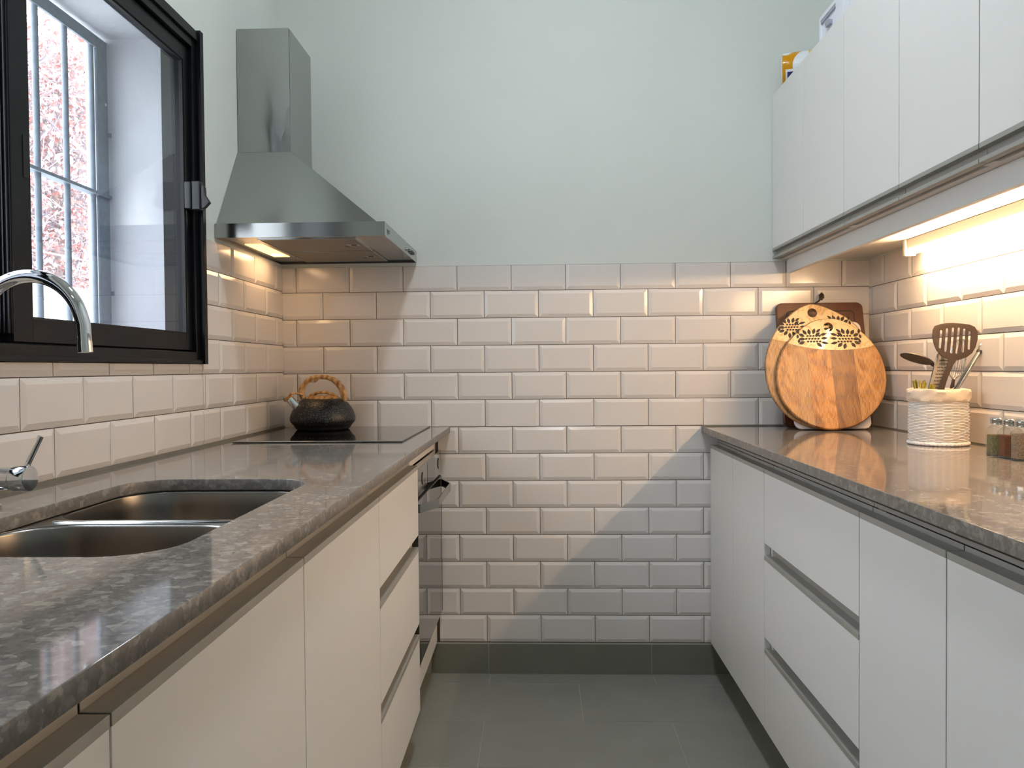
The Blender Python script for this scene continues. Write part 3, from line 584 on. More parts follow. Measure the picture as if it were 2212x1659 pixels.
def text(name, body, size, loc, rot, m, parent, ext=0.0002, scale=(1, 1, 1)):
    cu = bpy.data.curves.new(name, 'FONT'); cu.body = body; cu.size = size; cu.extrude = ext
    tmp = bpy.data.objects.new('tmp', cu); COL.objects.link(tmp); dg = bpy.context.evaluated_depsgraph_get()
    me = bpy.data.meshes.new_from_object(tmp.evaluated_get(dg)); bpy.data.objects.remove(tmp)
    me.transform(Matrix.Translation(Vector(loc) - root_loc(parent)) @ rot @ Matrix.Diagonal((*scale, 1))); me.materials.clear(); me.materials.append(M[m]); return link(name, me, parent)
RX = Matrix.Rotation(pi / 2, 4, 'Z') @ Matrix.Rotation(pi / 2, 4, 'X')      # text facing +x, reading towards +y
text('lettering', 'spar', 0.026, (HX + .0002, -0.577, 1.556), RX, 'engrave', hd)

# ------------------------------------------------------------------ sink and faucet
sk = thing('sink', 'stainless steel double-bowl sink set under the left worktop', 'sink', (0.333, -1.685, 0.72))
fz = 0.9055
plate('rim', rrect(SX0 - .022, SX1 + .022, SY0 - .022, SY1 + .022, .09, 10), [rrect(SX0 - .006, SX1 + .006, -1.676, SY1 + .006, .092, 10), rrect(SX0 - .006, SX1 + .006, SY0 - .006, -1.700, .092, 10)], 0.0015, 'sink_steel', sk, 0.0003, Matrix.Translation((-0.333, 1.685, fz - .72)))
def bowl(y0, y1, depth):
    n = 10; mb = MB(); rings = []
    steps = [(0.0, 0.0), (0.001, -0.004), (0.003, -0.03), (0.006, -depth + .04), (0.012, -depth + .016), (0.024, -depth + .004), (0.045, -depth)]
    for ins, dz in steps: rings.append([(x, y, fz + dz) for x, y in rrect(SX0 - .006 + ins, SX1 + .006 - ins, y0 + ins, y1 - ins, .092 - ins * .3, n)])
    N = len(rings[0]); vs = [v for r in rings for v in r]
    fs = [(i * N + k, i * N + (k + 1) % N, (i + 1) * N + (k + 1) % N, (i + 1) * N + k) for i in range(len(rings) - 1) for k in range(N)] + [tuple((len(rings) - 1) * N + k for k in range(N))]
    o = mb.add(vs, fs).build('bowl', 'sink_steel', sk, smooth=True)
    sm = o.modifiers.new('sol', 'SOLIDIFY'); sm.thickness = 0.001; sm.offset = -1
    cx, cy = (SX0 + SX1) / 2, (y0 + y1) / 2; MB().lathe([(0, .002), (.03, .002), (.038, .0035), (.042, .002), (.042, 0), (0, 0)], (cx, cy, fz - depth + .0005), 32).build('drain', 'steel_bright', o, smooth=True)
bowl(-1.676, SY1 + .006, 0.165); bowl(SY0 - .006, -1.700, 0.165)
MB().tube([(SX0 + .03, -1.688, fz + .0012), (SX1 - .03, -1.688, fz + .0012)], 0.0095, 12, True, 0.45, up=(0, 1, 0)).build('divider_ridge', 'steel_bright', sk, smooth=True)

fc = thing('faucet', 'chrome swan-neck faucet with side lever behind the sink', 'faucet', (0.068, -1.69, LT)); fx, fyy = 0.068, -1.690
MB().lathe([(0, 0), (.027, 0), (.027, .004), (.023, .007), (.0225, .07), (.0215, .075), (.0, .075)], (fx, fyy, LT), 36).build('body', 'chrome', fc, smooth=True)
Rr = 0.0850; cx, cz = fx + Rr, 1.3005 - Rr
path = [(fx, fyy, LT + .07), (fx, fyy, cz - .03)] + [(cx - Rr * cos(t), fyy, cz + Rr * sin(t)) for t in [pi * k / 28 for k in range(27)]]
e = path[-1]; path += [(e[0] + .0035, fyy, e[2] - .012), (e[0] + .0055, fyy, 1.180)]
MB().tube(path, 0.0108, 28, True, 1.0, up=(0, 1, 0)).build('spout', 'chrome', fc, smooth=True)
MB().cyl((e[0] + .0046, fyy, 1.196), (e[0] + .0056, fyy, 1.1785), .0113, 28).build('aerator', 'chrome', fc, smooth=True)
hz = 0.9780; MB().tube([(fx + .015, fyy, hz), (fx + .052, fyy, hz), (fx + .053, fyy, hz), (fx + .054, fyy, hz)], [.0185, .0185, .0175, .0175], 36).build('cartridge_neck', 'chrome', fc, smooth=True)
hv = MB().tube([(fx + .0545, fyy, hz), (fx + .0555, fyy, hz), (fx + .0785, fyy, hz), (fx + .080, fyy, hz)], [.0195, .0205, .0205, .0198], 36).build('cartridge_cap', 'chrome', fc, smooth=True)
MB().cyl((fx + .069, fyy + .006, hz + .016), (fx + .0905, fyy + .012, hz + .0665), .0044, 18).build('lever', 'chrome', hv, smooth=True)

# ------------------------------------------------------------------ wall cabinets
UX = 1.820; UZ0, UZ1 = 1.5770, 2.1330
def wall_cab(label, ys):
    y0, y1 = ys[0], ys[-1]; t = thing('wall_cabinet', label, 'cabinet', (2.0, (y0 + y1) / 2, 1.5375)); m = MB(); a, b = UX + .019, W - .001; th = .018
    m.box(a, b, y0 + .0004, y0 + th, 1.5375, UZ1).box(a, b, y1 - th, y1 - .0004, 1.5375, UZ1).box(a + .012, b, y0 + th, y1 - th, 1.5375, 1.5375 + th).box(a, b, y0 + th, y1 - th, UZ1 - th, UZ1).box(b - .006, b, y0 + th, y1 - th, 1.5375 + th, UZ1 - th)
    m.build('carcass', 'carcass', t)
    for i in range(len(ys) - 1):
        g = .0016; p, q = ys[i] + g, ys[i + 1] - g
        o = box('door', UX, UX + .018, p, q, UZ0, UZ1, 'laminate', t, 0.0007, seg=1)
        k = MB().box(UX - .0006, UX + .0025, p, q, 1.5672, UZ0).box(UX + .0025, UX + .0175, p, q, 1.5672, 1.5688).box(UX + .016, UX + .0178, p, q, 1.5388, 1.5672).box(UX + .0025, UX + .016, p, q, 1.5388, 1.5402).box(UX - .0006, UX + .0025, p, q, 1.5388, 1.5475)
        k.build('finger_pull', 'alu', o, 0.0004, seg=1)
    return t
wall_cab('white two-door wall cabinet against the back wall', [-0.6706, -0.335, -0.003])
wall_cab('white two-door wall cabinet in the middle of the row', [-1.3455, -1.0073, -0.6706])
wall_cab('white two-door wall cabinet nearest the camera', [-2.02, -1.6827, -1.3455])
for sl in [o for o in bpy.data.objects if o.name.startswith('slab')]:      # the sawn front edges are honed, only the top is polished
    sl.data.materials.append(M['stone_edge'])
    for p in sl.data.polygons:
        if abs(p.normal.z) < .6: p.material_index = 1
lr = box('light_rail', 1.872, 1.888, -2.02, -0.003, 1.4870, 1.5368, 'laminate', None, 0.0008); tag(lr, 'white board edging that hides the under-cabinet lamp', 'light rail')
ul = thing('tube_lamp', 'glowing warm white tube lamp under the wall cabinets', 'lamp', (2.12, -1.0, 1.50))
box('housing', 2.108, 2.136, -1.62, -0.412, 1.5055, 1.5365, 'lamp_housing', ul, 0.002)
for ya, yb_ in ((-0.425, -0.410), (-1.625, -1.610)): box('end_cap', 2.102, 2.137, ya, yb_, 1.486, 1.5368, 'lamp_housing', ul, 0.002)
MB().cyl((2.1140, -1.610, 1.4955), (2.1140, -0.425, 1.4955), 0.0085, 20).build('tube', 'tube_glow', ul, smooth=True)
MB().tube([(2.138, -0.60, 1.5345), (2.150, -0.85, 1.5345), (2.146, -1.2, 1.5345)], 0.0022, 8).build('cable', 'nylon', ul)

# ------------------------------------------------------------------ boards against the wall
def lean(name, label, y0, ang, xc, z=RT, extra=0.0004): # local x across, local z up the board, local -y towards the room
    return thing(name, label, 'cutting board', (xc, y0, z + extra + .015 * sin(ang)), (-ang, 0, 0))
def slab_mtx(): return Matrix(((1, 0, 0, 0), (0, 0, -1, 0), (0, 1, 0, 0), (0, 0, 0, 1)))     # plate XY -> local XZ, thickness towards -y
def bplate(name, outer, holes, th, m, parent, y=0.0, bev=0.003): return plate(name, outer, holes, th, m, parent, bev, Matrix.Translation((0, y, 0)) @ slab_mtx())
bb_ = lean('cutting_board', 'dark brown rectangular wooden cutting board with groove and leather cord', -0.122, 0.22, 1.95)
bplate('board', rrect(-.1245, .1865, 0, .457, .022), [], .018, 'walnut', bb_, .018)
gv = rrect(-.0905, .1540, .030, .427, .016); gi = rrect(-.0865, .1500, .034, .423, .013)
bplate('juice_groove', gv, [gi], .0008, 'cord', bb_, .0003, .0002)
cord = thing('x', 'x', 'x', (0, 0, 0)); bpy.data.objects.remove(cord)
MB().tube([(.005, -.006, .440), (.014, -.010, .452), (.028, -.012, .460), (.034, -.010, .470), (.036, -.006, .482), (.042, -.004, .490), (.046, -.004, .484), (.044, -.006, .474), (.036, -.010, .468), (.040, -.010, .463)], [.0028, .003, .0032, .0045, .0055, .0048, .004, .0052, .004, .003], 8).build('hanging_cord', 'cord', bb_, smooth=True, local=True)
wb_ = lean('cutting_board', 'white plastic cutting board between the dark board and the round ones', -0.2125, 0.27, 1.95)
bplate('board', rrect(-.1165, .1430, 0, .384, .024), [], .010, 'white_board', wb_, .010)
rearp = [(-0.0127, 0.4535), (-0.0503, 0.4371), (-0.0908, 0.4056), (-0.1286, 0.3658), (-0.1539, 0.3262), (-0.1735, 0.277), (-0.1835, 0.2314), (-0.184, 0.1894), (-0.1786, 0.1444), (-0.1611, 0.0997), (-0.1341, 0.0617), (-0.0978, 0.0301), (-0.0518, 0.0091), (-0.0106, 0.0012), (0.0192, 0.0002), (0.0648, 0.0068), (0.1116, 0.0236), (0.1550, 0.0535), (0.1830, 0.094), (0.1960, 0.1413), (0.2000, 0.1891), (0.1970, 0.2343), (0.1880, 0.2799), (0.1760, 0.3195), (0.1540, 0.3594), (0.126, 0.393), (0.0943, 0.4152), (0.053, 0.4375), (0.0169, 0.4515)]
frontp = [(0.0132, 0.3987), (-0.0402, 0.3893), (-0.0896, 0.3583), (-0.1374, 0.3094), (-0.1649, 0.2608), (-0.1814, 0.206), (-0.1839, 0.1518), (-0.1693, 0.098), (-0.1348, 0.0509), (-0.0902, 0.0196), (-0.0501, 0.0049), (-0.009, 0.0002), (0.039, 0.0065), (0.0855, 0.0247), (0.1315, 0.0615), (0.1671, 0.108), (0.184, 0.1583), (0.1871, 0.206), (0.1797, 0.2542), (0.1611, 0.2998), (0.1377, 0.3328), (0.1103, 0.3594), (0.0819, 0.3796), (0.0467, 0.3949)]
def leaf(cx, cy, ang, ln, wd):
    pts = []
    for k in range(7): t = k / 6; pts.append((ln * t, wd * sin(pi * t) * (1 - .25 * t)))
    for k in range(1, 6): t = 1 - k / 6; pts.append((ln * t, -wd * sin(pi * t) * (1 - .25 * t)))
    return [(cx + x * cos(ang) - y_ * sin(ang), cy + x * sin(ang) + y_ * cos(ang)) for x, y_ in pts]
def motif(mx, my, s, flip=1):        # carved fan of leaves
    out = []
    for i, a in enumerate((150, 178, 205, 232, 262, 290, 318, 40, 70, 98, 124)):
        rad = .016 if i % 2 else .020; A = math.radians(a); out.append(leaf(mx + flip * s * rad * cos(A), my + s * rad * .8 * sin(A), A if flip > 0 else pi - A, s * .019, s * .0056))
    for ix in range(-2, 3):
        for iy in range(-1, 2): out.append(leaf(mx + flip * s * (ix * .0085 + (.004 if iy % 2 else 0)), my + s * iy * .0085, 0.35 if flip > 0 else pi - .35, s * .0085, s * .0034))
    for j, (ox, oy, a, l) in enumerate(((-.034, .016, 95, .014), (-.038, .002, 80, .012), (-.036, -.012, 75, .013), (.026, .012, 15, .02), (.028, .002, 5, .018), (.027, -.009, -12, .02), (.016, .020, 40, .016), (.014, -.020, -45, .019))):
        A = math.radians(a); out.append(leaf(mx + flip * s * ox, my + s * oy, A if flip > 0 else pi - A, s * l * 1.1, s * .0044))
    return out
def egg(label, y0, ang, xc, pts, hole, chord, wood, motifs):
    t = lean('cutting_board', label, y0, ang, xc); lp = smooth_loop(pts, 4)
    bplate('board', lp, [circle(hole[0], hole[1], .0155, 28)], .015, wood, t, .015, .004)
    L, A, Bm, R_ = chord      # band: the part of the outline above a sagging curve
    def below(x):
        tt = (x - L[0]) / (R_[0] - L[0]); return (1 - tt) ** 2 * L[1] + 2 * tt * (1 - tt) * Bm[1] + tt * tt * R_[1]
    ins = []
    c = (hole[0], 0.22)
    for p in lp:
        q = (c[0] + (p[0] - c[0]) * .975, c[1] + (p[1] - c[1]) * .985)
        if q[1] > below(q[0]): ins.append(q)
    k = max(range(len(ins)), key=lambda i: (ins[i][0] - ins[i - 1][0]) ** 2 + (ins[i][1] - ins[i - 1][1]) ** 2)
    ins = ins[k:] + ins[:k]        # runs from left end ... to right end or reverse
    if ins[0][0] < ins[-1][0]: ins = ins[::-1]
    low = [(ins[-1][0] + (ins[0][0] - ins[-1][0]) * s / 16, below(ins[-1][0] + (ins[0][0] - ins[-1][0]) * s / 16)) for s in range(1, 16)]
    b = bplate('inlay', ins + low, [circle(hole[0], hole[1], .0170, 28)], .0009, 'inlay', t, .0004, .0002)
    mb = MB()
    for ms in motifs:
        for lf in motif(*ms):
            if all(below(x) + .002 < z for x, z in lf): mb.add([(x, -.0007, z) for x, z in lf], [tuple(range(len(lf)))])
    mb.build('carved_leaves', 'cord', b, local=True, fix=False)
    return t
egg('larger rear egg-shaped mango wood board with cream leaf-carved top', -0.2300, .29, 1.93, rearp, (-.0035, .4197), ((-.17, .3263), None, (0, .285), (.19, .325)), 'mango_old', [(-.085, .365, 1.15, 1), (.080, .372, 1.15, -1)])
egg('smaller front egg-shaped mango wood board with cream leaf-carved top', -0.2515, .30, 1.96, frontp, (.0097, .3662), ((-.150, .3127), None, (0, .2600), (.162, .2960)), 'mango', [(-.054, .3215, 1.22, 1), (.070, .3205, 1.22, -1)])

# ------------------------------------------------------------------ basket and utensils
bc = Vector((2.0640, -0.708, RT)); BR = 0.0715
bk = thing('utensil_basket', 'round white wicker basket with cream cloth cuff holding utensils', 'basket', bc)
N = 220; rows = 27; per = 6; vs = []
for j in range(rows * per + 1):
    row = min(j // per, rows - 1); t = (j % per) / per; z = .008 + .116 * j / (rows * per)
    for k in range(N):
        th = 2 * pi * k / N; rr = BR + .0012 * sin(z * 30) + .0019 * cos(11 * th + pi * row + .25 * sin(row * 1.7)) + .0021 * (abs(sin(pi * (j / per))) ** .6) * 1.3 - .0010
        vs.append((bc.x + rr * cos(th), bc.y + rr * sin(th), bc.z + z))
m = MB(); m.add(vs, [(j * N + k, j * N + (k + 1) % N, (j + 1) * N + (k + 1) % N, (j + 1) * N + k) for j in range(rows * per) for k in range(N)])
m.build('woven_wall', 'wicker', bk, smooth=False, fix=False)
for p in bpy.data.objects[-1].data.polygons if False else []: pass
br = MB(); pth = []
for k in range(241):
    th = 2 * pi * k / 240; pth.append((bc.x + (BR + .002 + .0007 * sin(46 * th)) * cos(th), bc.y + (BR + .002 + .0007 * sin(46 * th)) * sin(th), bc.z + .0055 + .0007 * cos(46 * th)))
br.tube(pth, .0045, 8, False); br.build('base_braid', 'wicker', bk, smooth=True)
MB().lathe([(0, .004), (BR - .002, .004), (BR - .002, .007), (0, .007)], bc, 48).build('bottom', 'wicker', bk)
R2 = random.Random(4); cv = []; cn = 96; prof = [(.0012, .118), (.0058, .122), (.0075, .130), (.0065, .138), (.0080, .146), (.0055, .1525), (.001, .1545), (-.004, .152), (-.0055, .14), (-.0055, .02)]
for i, (dr_, z) in enumerate(prof):
    for k in range(cn):
        th = 2 * pi * k / cn; wv = .0011 * sin(5 * th + i * 1.3) + .0009 * sin(11 * th - i * 2.1); cv.append((bc.x + (BR + dr_ + wv) * cos(th), bc.y + (BR + dr_ + wv) * sin(th), bc.z + z + .0012 * sin(4 * th + i)))
m = MB(); m.add(cv, [(i * cn + k, i * cn + (k + 1) % cn, (i + 1) * cn + (k + 1) % cn, (i + 1) * cn + k) for i in range(len(prof) - 1) for k in range(cn)]); m.build('cloth_cuff', 'cloth', bk, smooth=True, fix=False)
def vplate(name, pts, holes, th, m, parent, y, bev=.0008): # plate standing in the world XZ plane, coordinates relative to the parent
    return plate(name, pts, holes, th, m, parent, bev, Matrix.Translation((0, y, 0)) @ slab_mtx())
ux = 2.09
tn = thing('slotted_turner', 'dark brown nylon slotted turner standing upright in the basket', 'utensil', (ux, -0.728, RT + .008))
tp = [(-0.0161, 0.3341), (-0.0328, 0.3316), (-0.0472, 0.3264), (-0.0524, 0.3154), (-0.0536, 0.2959), (-0.0495, 0.2764), (-0.0422, 0.2592), (-0.0302, 0.2445), (-0.0158, 0.2365), (-0.0098, 0.2345), (-0.011, 0.2248), (-0.0205, 0.2004), (-0.0324, 0.1712), (-0.0395, 0.1512), (-0.0445, 0.110), (-0.050, 0.012), (-0.036, 0.012), (-0.0275, 0.1124), (-0.0215, 0.151), (-0.0108, 0.1857), (0.0034, 0.2197), (0.0106, 0.2307), (0.0226, 0.2342), (0.0393, 0.2402), (0.0536, 0.251), (0.0631, 0.268), (0.0683, 0.2899), (0.0685, 0.3093), (0.0605, 0.3228), (0.0462, 0.3295), (0.0222, 0.3327), (0.0031, 0.3344)]
sl = [[(-0.0294, 0.3152), (-0.0331, 0.2652)], [(-0.0136, 0.3199), (-0.0182, 0.2553)], [(0.0024, 0.3217), (-0.0026, 0.251)], [(0.018, 0.3215), (0.0117, 0.2499)], [(0.0328, 0.3182), (0.0278, 0.2532)], [(0.0469, 0.3113), (0.044, 0.2608)]]
def slot(a, b, w=.0032):
    a = Vector(a); b = Vector(b); d = (b - a).normalized(); n = Vector((-d.y, d.x)); out = []
    for k in range(7): t = pi * k / 6; out.append(tuple(b + n * w * cos(t) + d * w * sin(t) - d * w))
    for k in range(7): t = pi * k / 6; out.append(tuple(a - n * w * cos(t) - d * w * sin(t) + d * w))
    return out
vplate('turner', [(x, z - .008) for x, z in tp], [slot((a[0], a[1] - .008), (b[0], b[1] - .008)) for a, b in sl], .003, 'nylon', tn, 0, .001)
gt = thing('grater', 'narrow flat steel grater leaning behind the dark turner', 'utensil', (ux, -0.705, RT + .008))
gmx = Matrix.Rotation(0.34, 4, 'Y')
gmx = Matrix.Translation((-.045, 0, 0)) @ Matrix.Rotation(math.radians(-1), 4, 'Z')
gp = [(-.062, .02), (-.027, .242), (-.022, .246), (.010, .240), (.013, .235), (-.022, .02)]
gp = [(-.0760, .060), (-.0270, .240), (-.0225, .244), (.0100, .238), (.0125, .233), (-.0360, .055)]
sheet_ = vplate('grater_sheet', gp, [], .0012, 'grater_steel', gt, 0, .0003)
MB().tube([(-.0765, -.001, .060), (-.0275, -.001, .241), (-.0225, -.001, .245), (.0105, -.001, .239), (.0128, -.001, .233), (-.0355, -.001, .055)], .0016, 8).build('wire_frame', 'steel_bright', gt, smooth=True, local=True)
tb = MB(); th_ = MB()
for i in range(17):
    for j in range(8):
        v = i / 16; z = .075 + .150 * v; xl = -.0690 + (z - .06) * .2722 + .0032; x = xl + j * .0041 + (.002 if i % 2 else 0)
        tb.lathe([(0.0016, 0), (0.0009, .0014), (0, .0017)], (0, 0, 0), 6); 
        q = tb.v[-18:]; tb.v[-18:] = [(x + a, -.0013 - c, z + b) for a, b, c in q]
        th_.add([(x - .0014, -.0014, z - .0030), (x + .0014, -.0014, z - .0030), (x + .0014, -.0014, z - .0012), (x - .0014, -.0014, z - .0012)], [(0, 1, 2, 3)])
tag(tb.build('grater_teeth', 'steel_bright', gt, local=True), kind='stuff'); tag(th_.build('grater_holes', 'grater_hole', gt, local=True, fix=False), kind='stuff')
# skimmer, bowl seen edge-on at the left
sm_ = thing('skimmer', 'brown nylon perforated skimmer tipping out left of the basket', 'utensil', (ux, -0.70, RT + .008))
vs = []; fs = []; n1, n2 = 20, 8
tipL = Vector((-.1247, 0, .2445)); tipR = Vector((-.036, 0, .214)); ctr = (tipL + tipR) / 2; ax = (tipR - tipL).normalized(); nr = Vector((-ax.z, 0, ax.x)); hl = (tipR - tipL).length / 2
for i in range(n2 + 1):
    rr = i / n2
    for k in range(n1):
        t = 2 * pi * k / n1; vs.append(tuple(ctr + ax * (hl * rr * cos(t)) + Vector((0, 1, 0)) * (.034 * rr * sin(t)) + nr * (.0125 * (1 - rr * rr)) + Vector((0, 0, -.006 * rr * sin(t)))))
for i in range(n2):
    for k in range(n1): fs.append((i * n1 + k, i * n1 + (k + 1) % n1, (i + 1) * n1 + (k + 1) % n1, (i + 1) * n1 + k))
so = MB().add(vs, fs).build('skimmer_bowl', 'nylon', sm_, smooth=True, local=True); q = so.modifiers.new('sol', 'SOLIDIFY'); q.thickness = .0022
mh = MB()
for k, (a, b2) in enumerate(((-.35, -.012), (-.1, -.016), (.15, -.014), (.4, -.010))):
    p = ctr + ax * (hl * a) + Vector((0, b2, 0)) + nr * (.0127 * (1 - a * a - (b2 / .034) ** 2) + .0006); mh.cyl(p, p + nr * .0004, .0022, 10)
mh.build('skimmer_holes', 'cord', sm_, local=True)
MB().tube([tipR - ax * .006, tipR + Vector((.012, .0, -.010)), Vector((-.010, 0, .15)), Vector((.004, .004, .012))], [.005, .0055, .005, .005], 10, True, .6).build('skimmer_handle', 'nylon', sm_, smooth=True, local=True)
# steel handle with hanging loop
sh = thing('steel_handled_tool', 'steel handle with hanging loop leaning right in the basket', 'utensil', (ux, -0.722, RT + .008))
a = Vector((-.018, -.006, .095)); b2 = Vector((.0735, -.004, .2450)); a0 = Vector((-.052, -.002, .014))
MB().tube([a0, a, a * .4 + b2 * .6, b2], [.003, .0078, .0088, .0070], 16, True, .75).build('handle', 'steel', sh, smooth=True, local=True)
MB().tube([b2, b2 + Vector((.003, 0, .006))], [.0072, .0066], 16).build('handle_collar', 'black_plastic', sh, smooth=True, local=True)
lp = [b2 + Vector((.0025, 0, .005)) + Vector((.022 * (1 - cos(t)) / 2 * .75 + .006 * sin(t) * -1, 0, .022 * (1 - cos(t)) / 2 + .006 * sin(t))) for t in [2 * pi * k / 20 for k in range(21)]]
MB().tube(lp, .0018, 8).build('hanging_loop', 'steel_bright', sh, smooth=True, local=True)
# whisk
wk = thing('whisk', 'wire balloon whisk standing behind the steel handle', 'utensil', (ux, -0.665, RT + .008))
wb0 = Vector((.034, 0, .150)); wt = Vector((.058, 0, .285))
MB().tube([Vector((.018, 0, .012)), wb0, wb0 + Vector((.004, 0, .022))], [.0045, .0055, .004], 12).build('handle', 'nylon', wk, smooth=True, local=True)
wm = MB(); ax = (wt - wb0).normalized(); s1_ = Vector((ax.z, 0, -ax.x)); s2_ = Vector((0, 1, 0)); base_ = wb0 + ax * .018; Lw = (wt - base_).length
for k in range(5):
    an = pi * k / 5; dd = s1_ * cos(an) + s2_ * sin(an)
    wm.tube([base_ + ax * (Lw * (1 - abs(t) ** 2.2)) + dd * (.030 * math.copysign(1, t) * sin(pi * min(1, (1 - abs(t)) * 1.0 + 0.0)) ** .0 * (1 - (1 - abs(t)) ** 1) * (1 - abs(t)) ** .35 * 1.5) for t in [-1 + 2 * q_ / 30 for q_ in range(31)]], .0009, 6)
wm.build('wires', 'steel_bright', wk, smooth=True, local=True)
# green stalks
gs = thing('stalk_bunch', 'bunch of stiff yellow-green stalks at the left of the basket', 'brush', (ux, -0.722, RT + .008)); st = MB(); R3 = random.Random(2)
for k in range(16):
    x0 = -.082 + R3.uniform(-.008, .013); yy = R3.uniform(-.010, .016); tx = x0 + (x0 + .082) * .8 - .003; h = .166 + R3.uniform(-.006, .006)
    st.tube([(x0 + .012, yy, .03), (x0, yy, .135), (tx, yy, h)], .0022, 5)
for k in range(6):
    x0 = -.056 + R3.uniform(-.006, .006); yy = R3.uniform(-.012, .01); st.tube([(x0 - .014, yy, .06), (x0, yy, .13), (x0 + .008, yy, .155 + R3.uniform(-.004, .004))], .0022, 5)
tag(st.build('stalk', 'stalk', gs, local=True), kind='stuff')

# ------------------------------------------------------------------ spice jars
def oct_ring(cx, cy, h, c, z): return [(cx - h + c, cy - h, z), (cx + h - c, cy - h, z), (cx + h, cy - h + c, z), (cx + h, cy + h - c, z), (cx + h - c, cy + h, z), (cx - h + c, cy + h, z), (cx - h, cy + h - c, z), (cx - h, cy - h + c, z)]
def jar(label, x, y, fill, lvl):
    t = thing('spice_jar', label, 'jar', (x, y, RT + .0003), group=None); z = RT + .0003; h = .0225; c = .008
    def loft(rings, nm, m, parent, cap=True):
        n = len(rings[0]); fs = [(i * n + k, i * n + (k + 1) % n, (i + 1) * n + (k + 1) % n, (i + 1) * n + k) for i in range(len(rings) - 1) for k in range(n)]
        if cap: fs += [tuple(range(n - 1, -1, -1)), tuple((len(rings) - 1) * n + k for k in range(n))]
        return MB().add([v for r in rings for v in r], fs).build(nm, m, parent)
    nk = [(x + .0145 * cos(a_), y + .0145 * sin(a_), z + .073) for a_ in [pi * (-5 / 8 + k / 4) for k in range(8)]]; nk2 = [(a_, b_, z + .080) for a_, b_, _ in nk]
    gl = loft([oct_ring(x, y, h - .002, c, z), oct_ring(x, y, h, c, z + .003), oct_ring(x, y, h, c, z + .059), oct_ring(x, y, h - .003, c, z + .066), nk, nk2], 'glass', 'jar_glass', t)
    MB().add(oct_ring(x, y, h - .001, c, z + .0008) + oct_ring(x, y, h - .001, c, z + .0028), [(0, 1, 9, 8), (1, 2, 10, 9), (2, 3, 11, 10), (3, 4, 12, 11), (4, 5, 13, 12), (5, 6, 14, 13), (6, 7, 15, 14), (7, 0, 8, 15)]).build('glass_base', 'engrave', gl)
    loft([oct_ring(x, y, h - .0022, c, z + .004), oct_ring(x, y, h - .0022, c, z + lvl)], 'spice', fill, t)
    MB().lathe([(0, .0755), (.0175, .0755), (.0182, .0765), (.0176, .0785), (.0184, .081), (.0178, .0835), (.0184, .086), (.0180, .0900), (.0165, .0915), (0, .0915)], (x, y, z), 36).build('lid', 'steel_bright', t, smooth=True)
    return t
jar('glass spice jar of green herbs, furthest of the row', 2.0680, -0.984, 'herb', .050)
jar('glass spice jar of brown powder, between green and grey ones', 2.0680, -1.033, 'paprika', .052)
jar('glass spice jar of grey-brown pepper, nearest and cut by the frame', 2.0680, -1.082, 'pepper', .060)

# ------------------------------------------------------------------ things on the wall cabinets
rl = thing('wrapped_paper_roll', 'film-wrapped paper roll with orange and white print on the wall cabinet', 'paper roll', (1.834, -0.072, UZ1 + .0605), (0, 0, -0.31))
m = MB().lathe([(0, 0), (.030, -.003), (.054, .0), (.0595, .004), (.060, .01), (.060, .25), (.056, .256), (0, .256)], (0, 0, 0), 48); m.xf(Matrix.Rotation(pi / 2, 4, 'Y')); m.build('pack', 'roll', rl, smooth=True, local=True)
lb = MB(); n = 6; rr = .0603
for (xa, xb, a0, a1, mm, nm) in ((.012, .060, 194, 232, 'white_dot', 'print_box'), (.018, .055, 202, 228, 'blue_print', 'print_picture')):
    vs = []; rr += .0002
    for k in range(n + 1):
        a = math.radians(a0 + (a1 - a0) * k / n); vs += [(xa, rr * sin(a + pi / 2) * 0 + rr * cos(a), -rr * sin(a) * -1), (xb, rr * cos(a), rr * sin(a))]
    MB().add(vs, [(2 * k, 2 * k + 1, 2 * k + 3, 2 * k + 2) for k in range(n)]).build(nm, mm, rl, local=True, fix=False)
cr = thing('plastic_crate', 'white plastic crate with clasp standing on the wall cabinets', 'crate', (1.91, -0.56, UZ1 + .001)); zc = UZ1 + .001
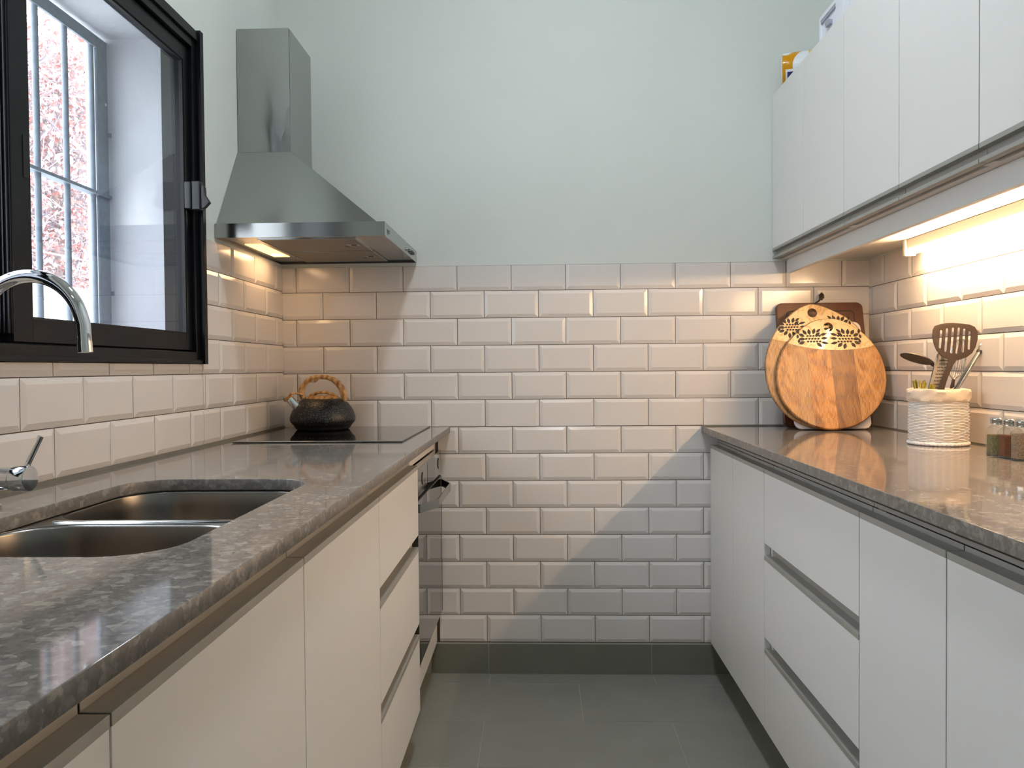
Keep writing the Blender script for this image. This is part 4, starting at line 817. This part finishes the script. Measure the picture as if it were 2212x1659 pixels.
b = MB(); b.box(1.830, 1.842, -0.462, -0.450, zc, 2.212).box(1.830, 1.838, -0.585, -0.462, 2.200, 2.214).box(1.829, 1.850, -0.640, -0.585, zc, 2.32).box(1.99, 2.0, -0.462, -0.45, zc, 2.212).box(1.842, 1.99, -0.460, -0.452, zc, 2.19).box(1.99, 2.0, -0.64, -0.462, zc, 2.3).box(1.85, 1.99, -0.64, -0.632, zc, 2.3).box(1.842, 1.99, -0.632, -0.46, zc, zc + .004)
b.build('frame', 'white_plastic', cr, 0.0015)
MB().box(1.8315, 1.8375, -0.585, -0.462, 2.192, 2.1999).build('inner_edge', 'grey_plastic', cr)
MB().box(1.836, 1.8405, -0.585, -0.462, zc + .004, 2.192).build('panel', 'white_plastic', cr)
cl = MB().prism([(-0.545, 2.158), (-0.515, 2.158), (-0.507, 2.168), (-0.507, 2.176), (-0.535, 2.176), (-0.545, 2.170)], 1.826, 1.836, 'x').build('clasp', 'grey_plastic', cr, 0.001)

# ------------------------------------------------------------------ ceiling lamp (above the frame), added fill lamp behind the camera
cp_ = thing('ceiling_lamp', 'round white ceiling lamp above the aisle, outside the frame', 'lamp', (1.08, -1.35, H))
MB().lathe([(0, -.03), (.14, -.03), (.15, -.02), (.15, 0), (0, 0)], (1.08, -1.35, H), 40).build('housing', 'lamp_housing', cp_, smooth=True)
MB().lathe([(0, -.034), (.13, -.034), (.13, -.0305), (0, -.0305)], (1.08, -1.35, H), 40).build('diffuser', 'ceiling_glow', cp_)
area('ceiling_lamp_light', (1.08, -1.35, H - .04), 0.26, CEIL_POWER, (0.92, 0.97, 1.03), shape='DISK')
fill_lamp = thing('ceiling_lamp', 'added round fill lamp on the ceiling behind the camera, outside the frame', 'lamp', (1.15, -3.9, H))  # added fill light, placed by trial to brighten the floor and lower areas
MB().lathe([(0, -.03), (.14, -.03), (.15, -.02), (.15, 0), (0, 0)], (1.15, -3.9, H), 40).build('housing', 'lamp_housing', fill_lamp, smooth=True)
area('ceiling_lamp_light', (1.15, -3.9, H - .04), 0.26, CEIL_POWER * .5, (0.92, 0.97, 1.03), shape='DISK')
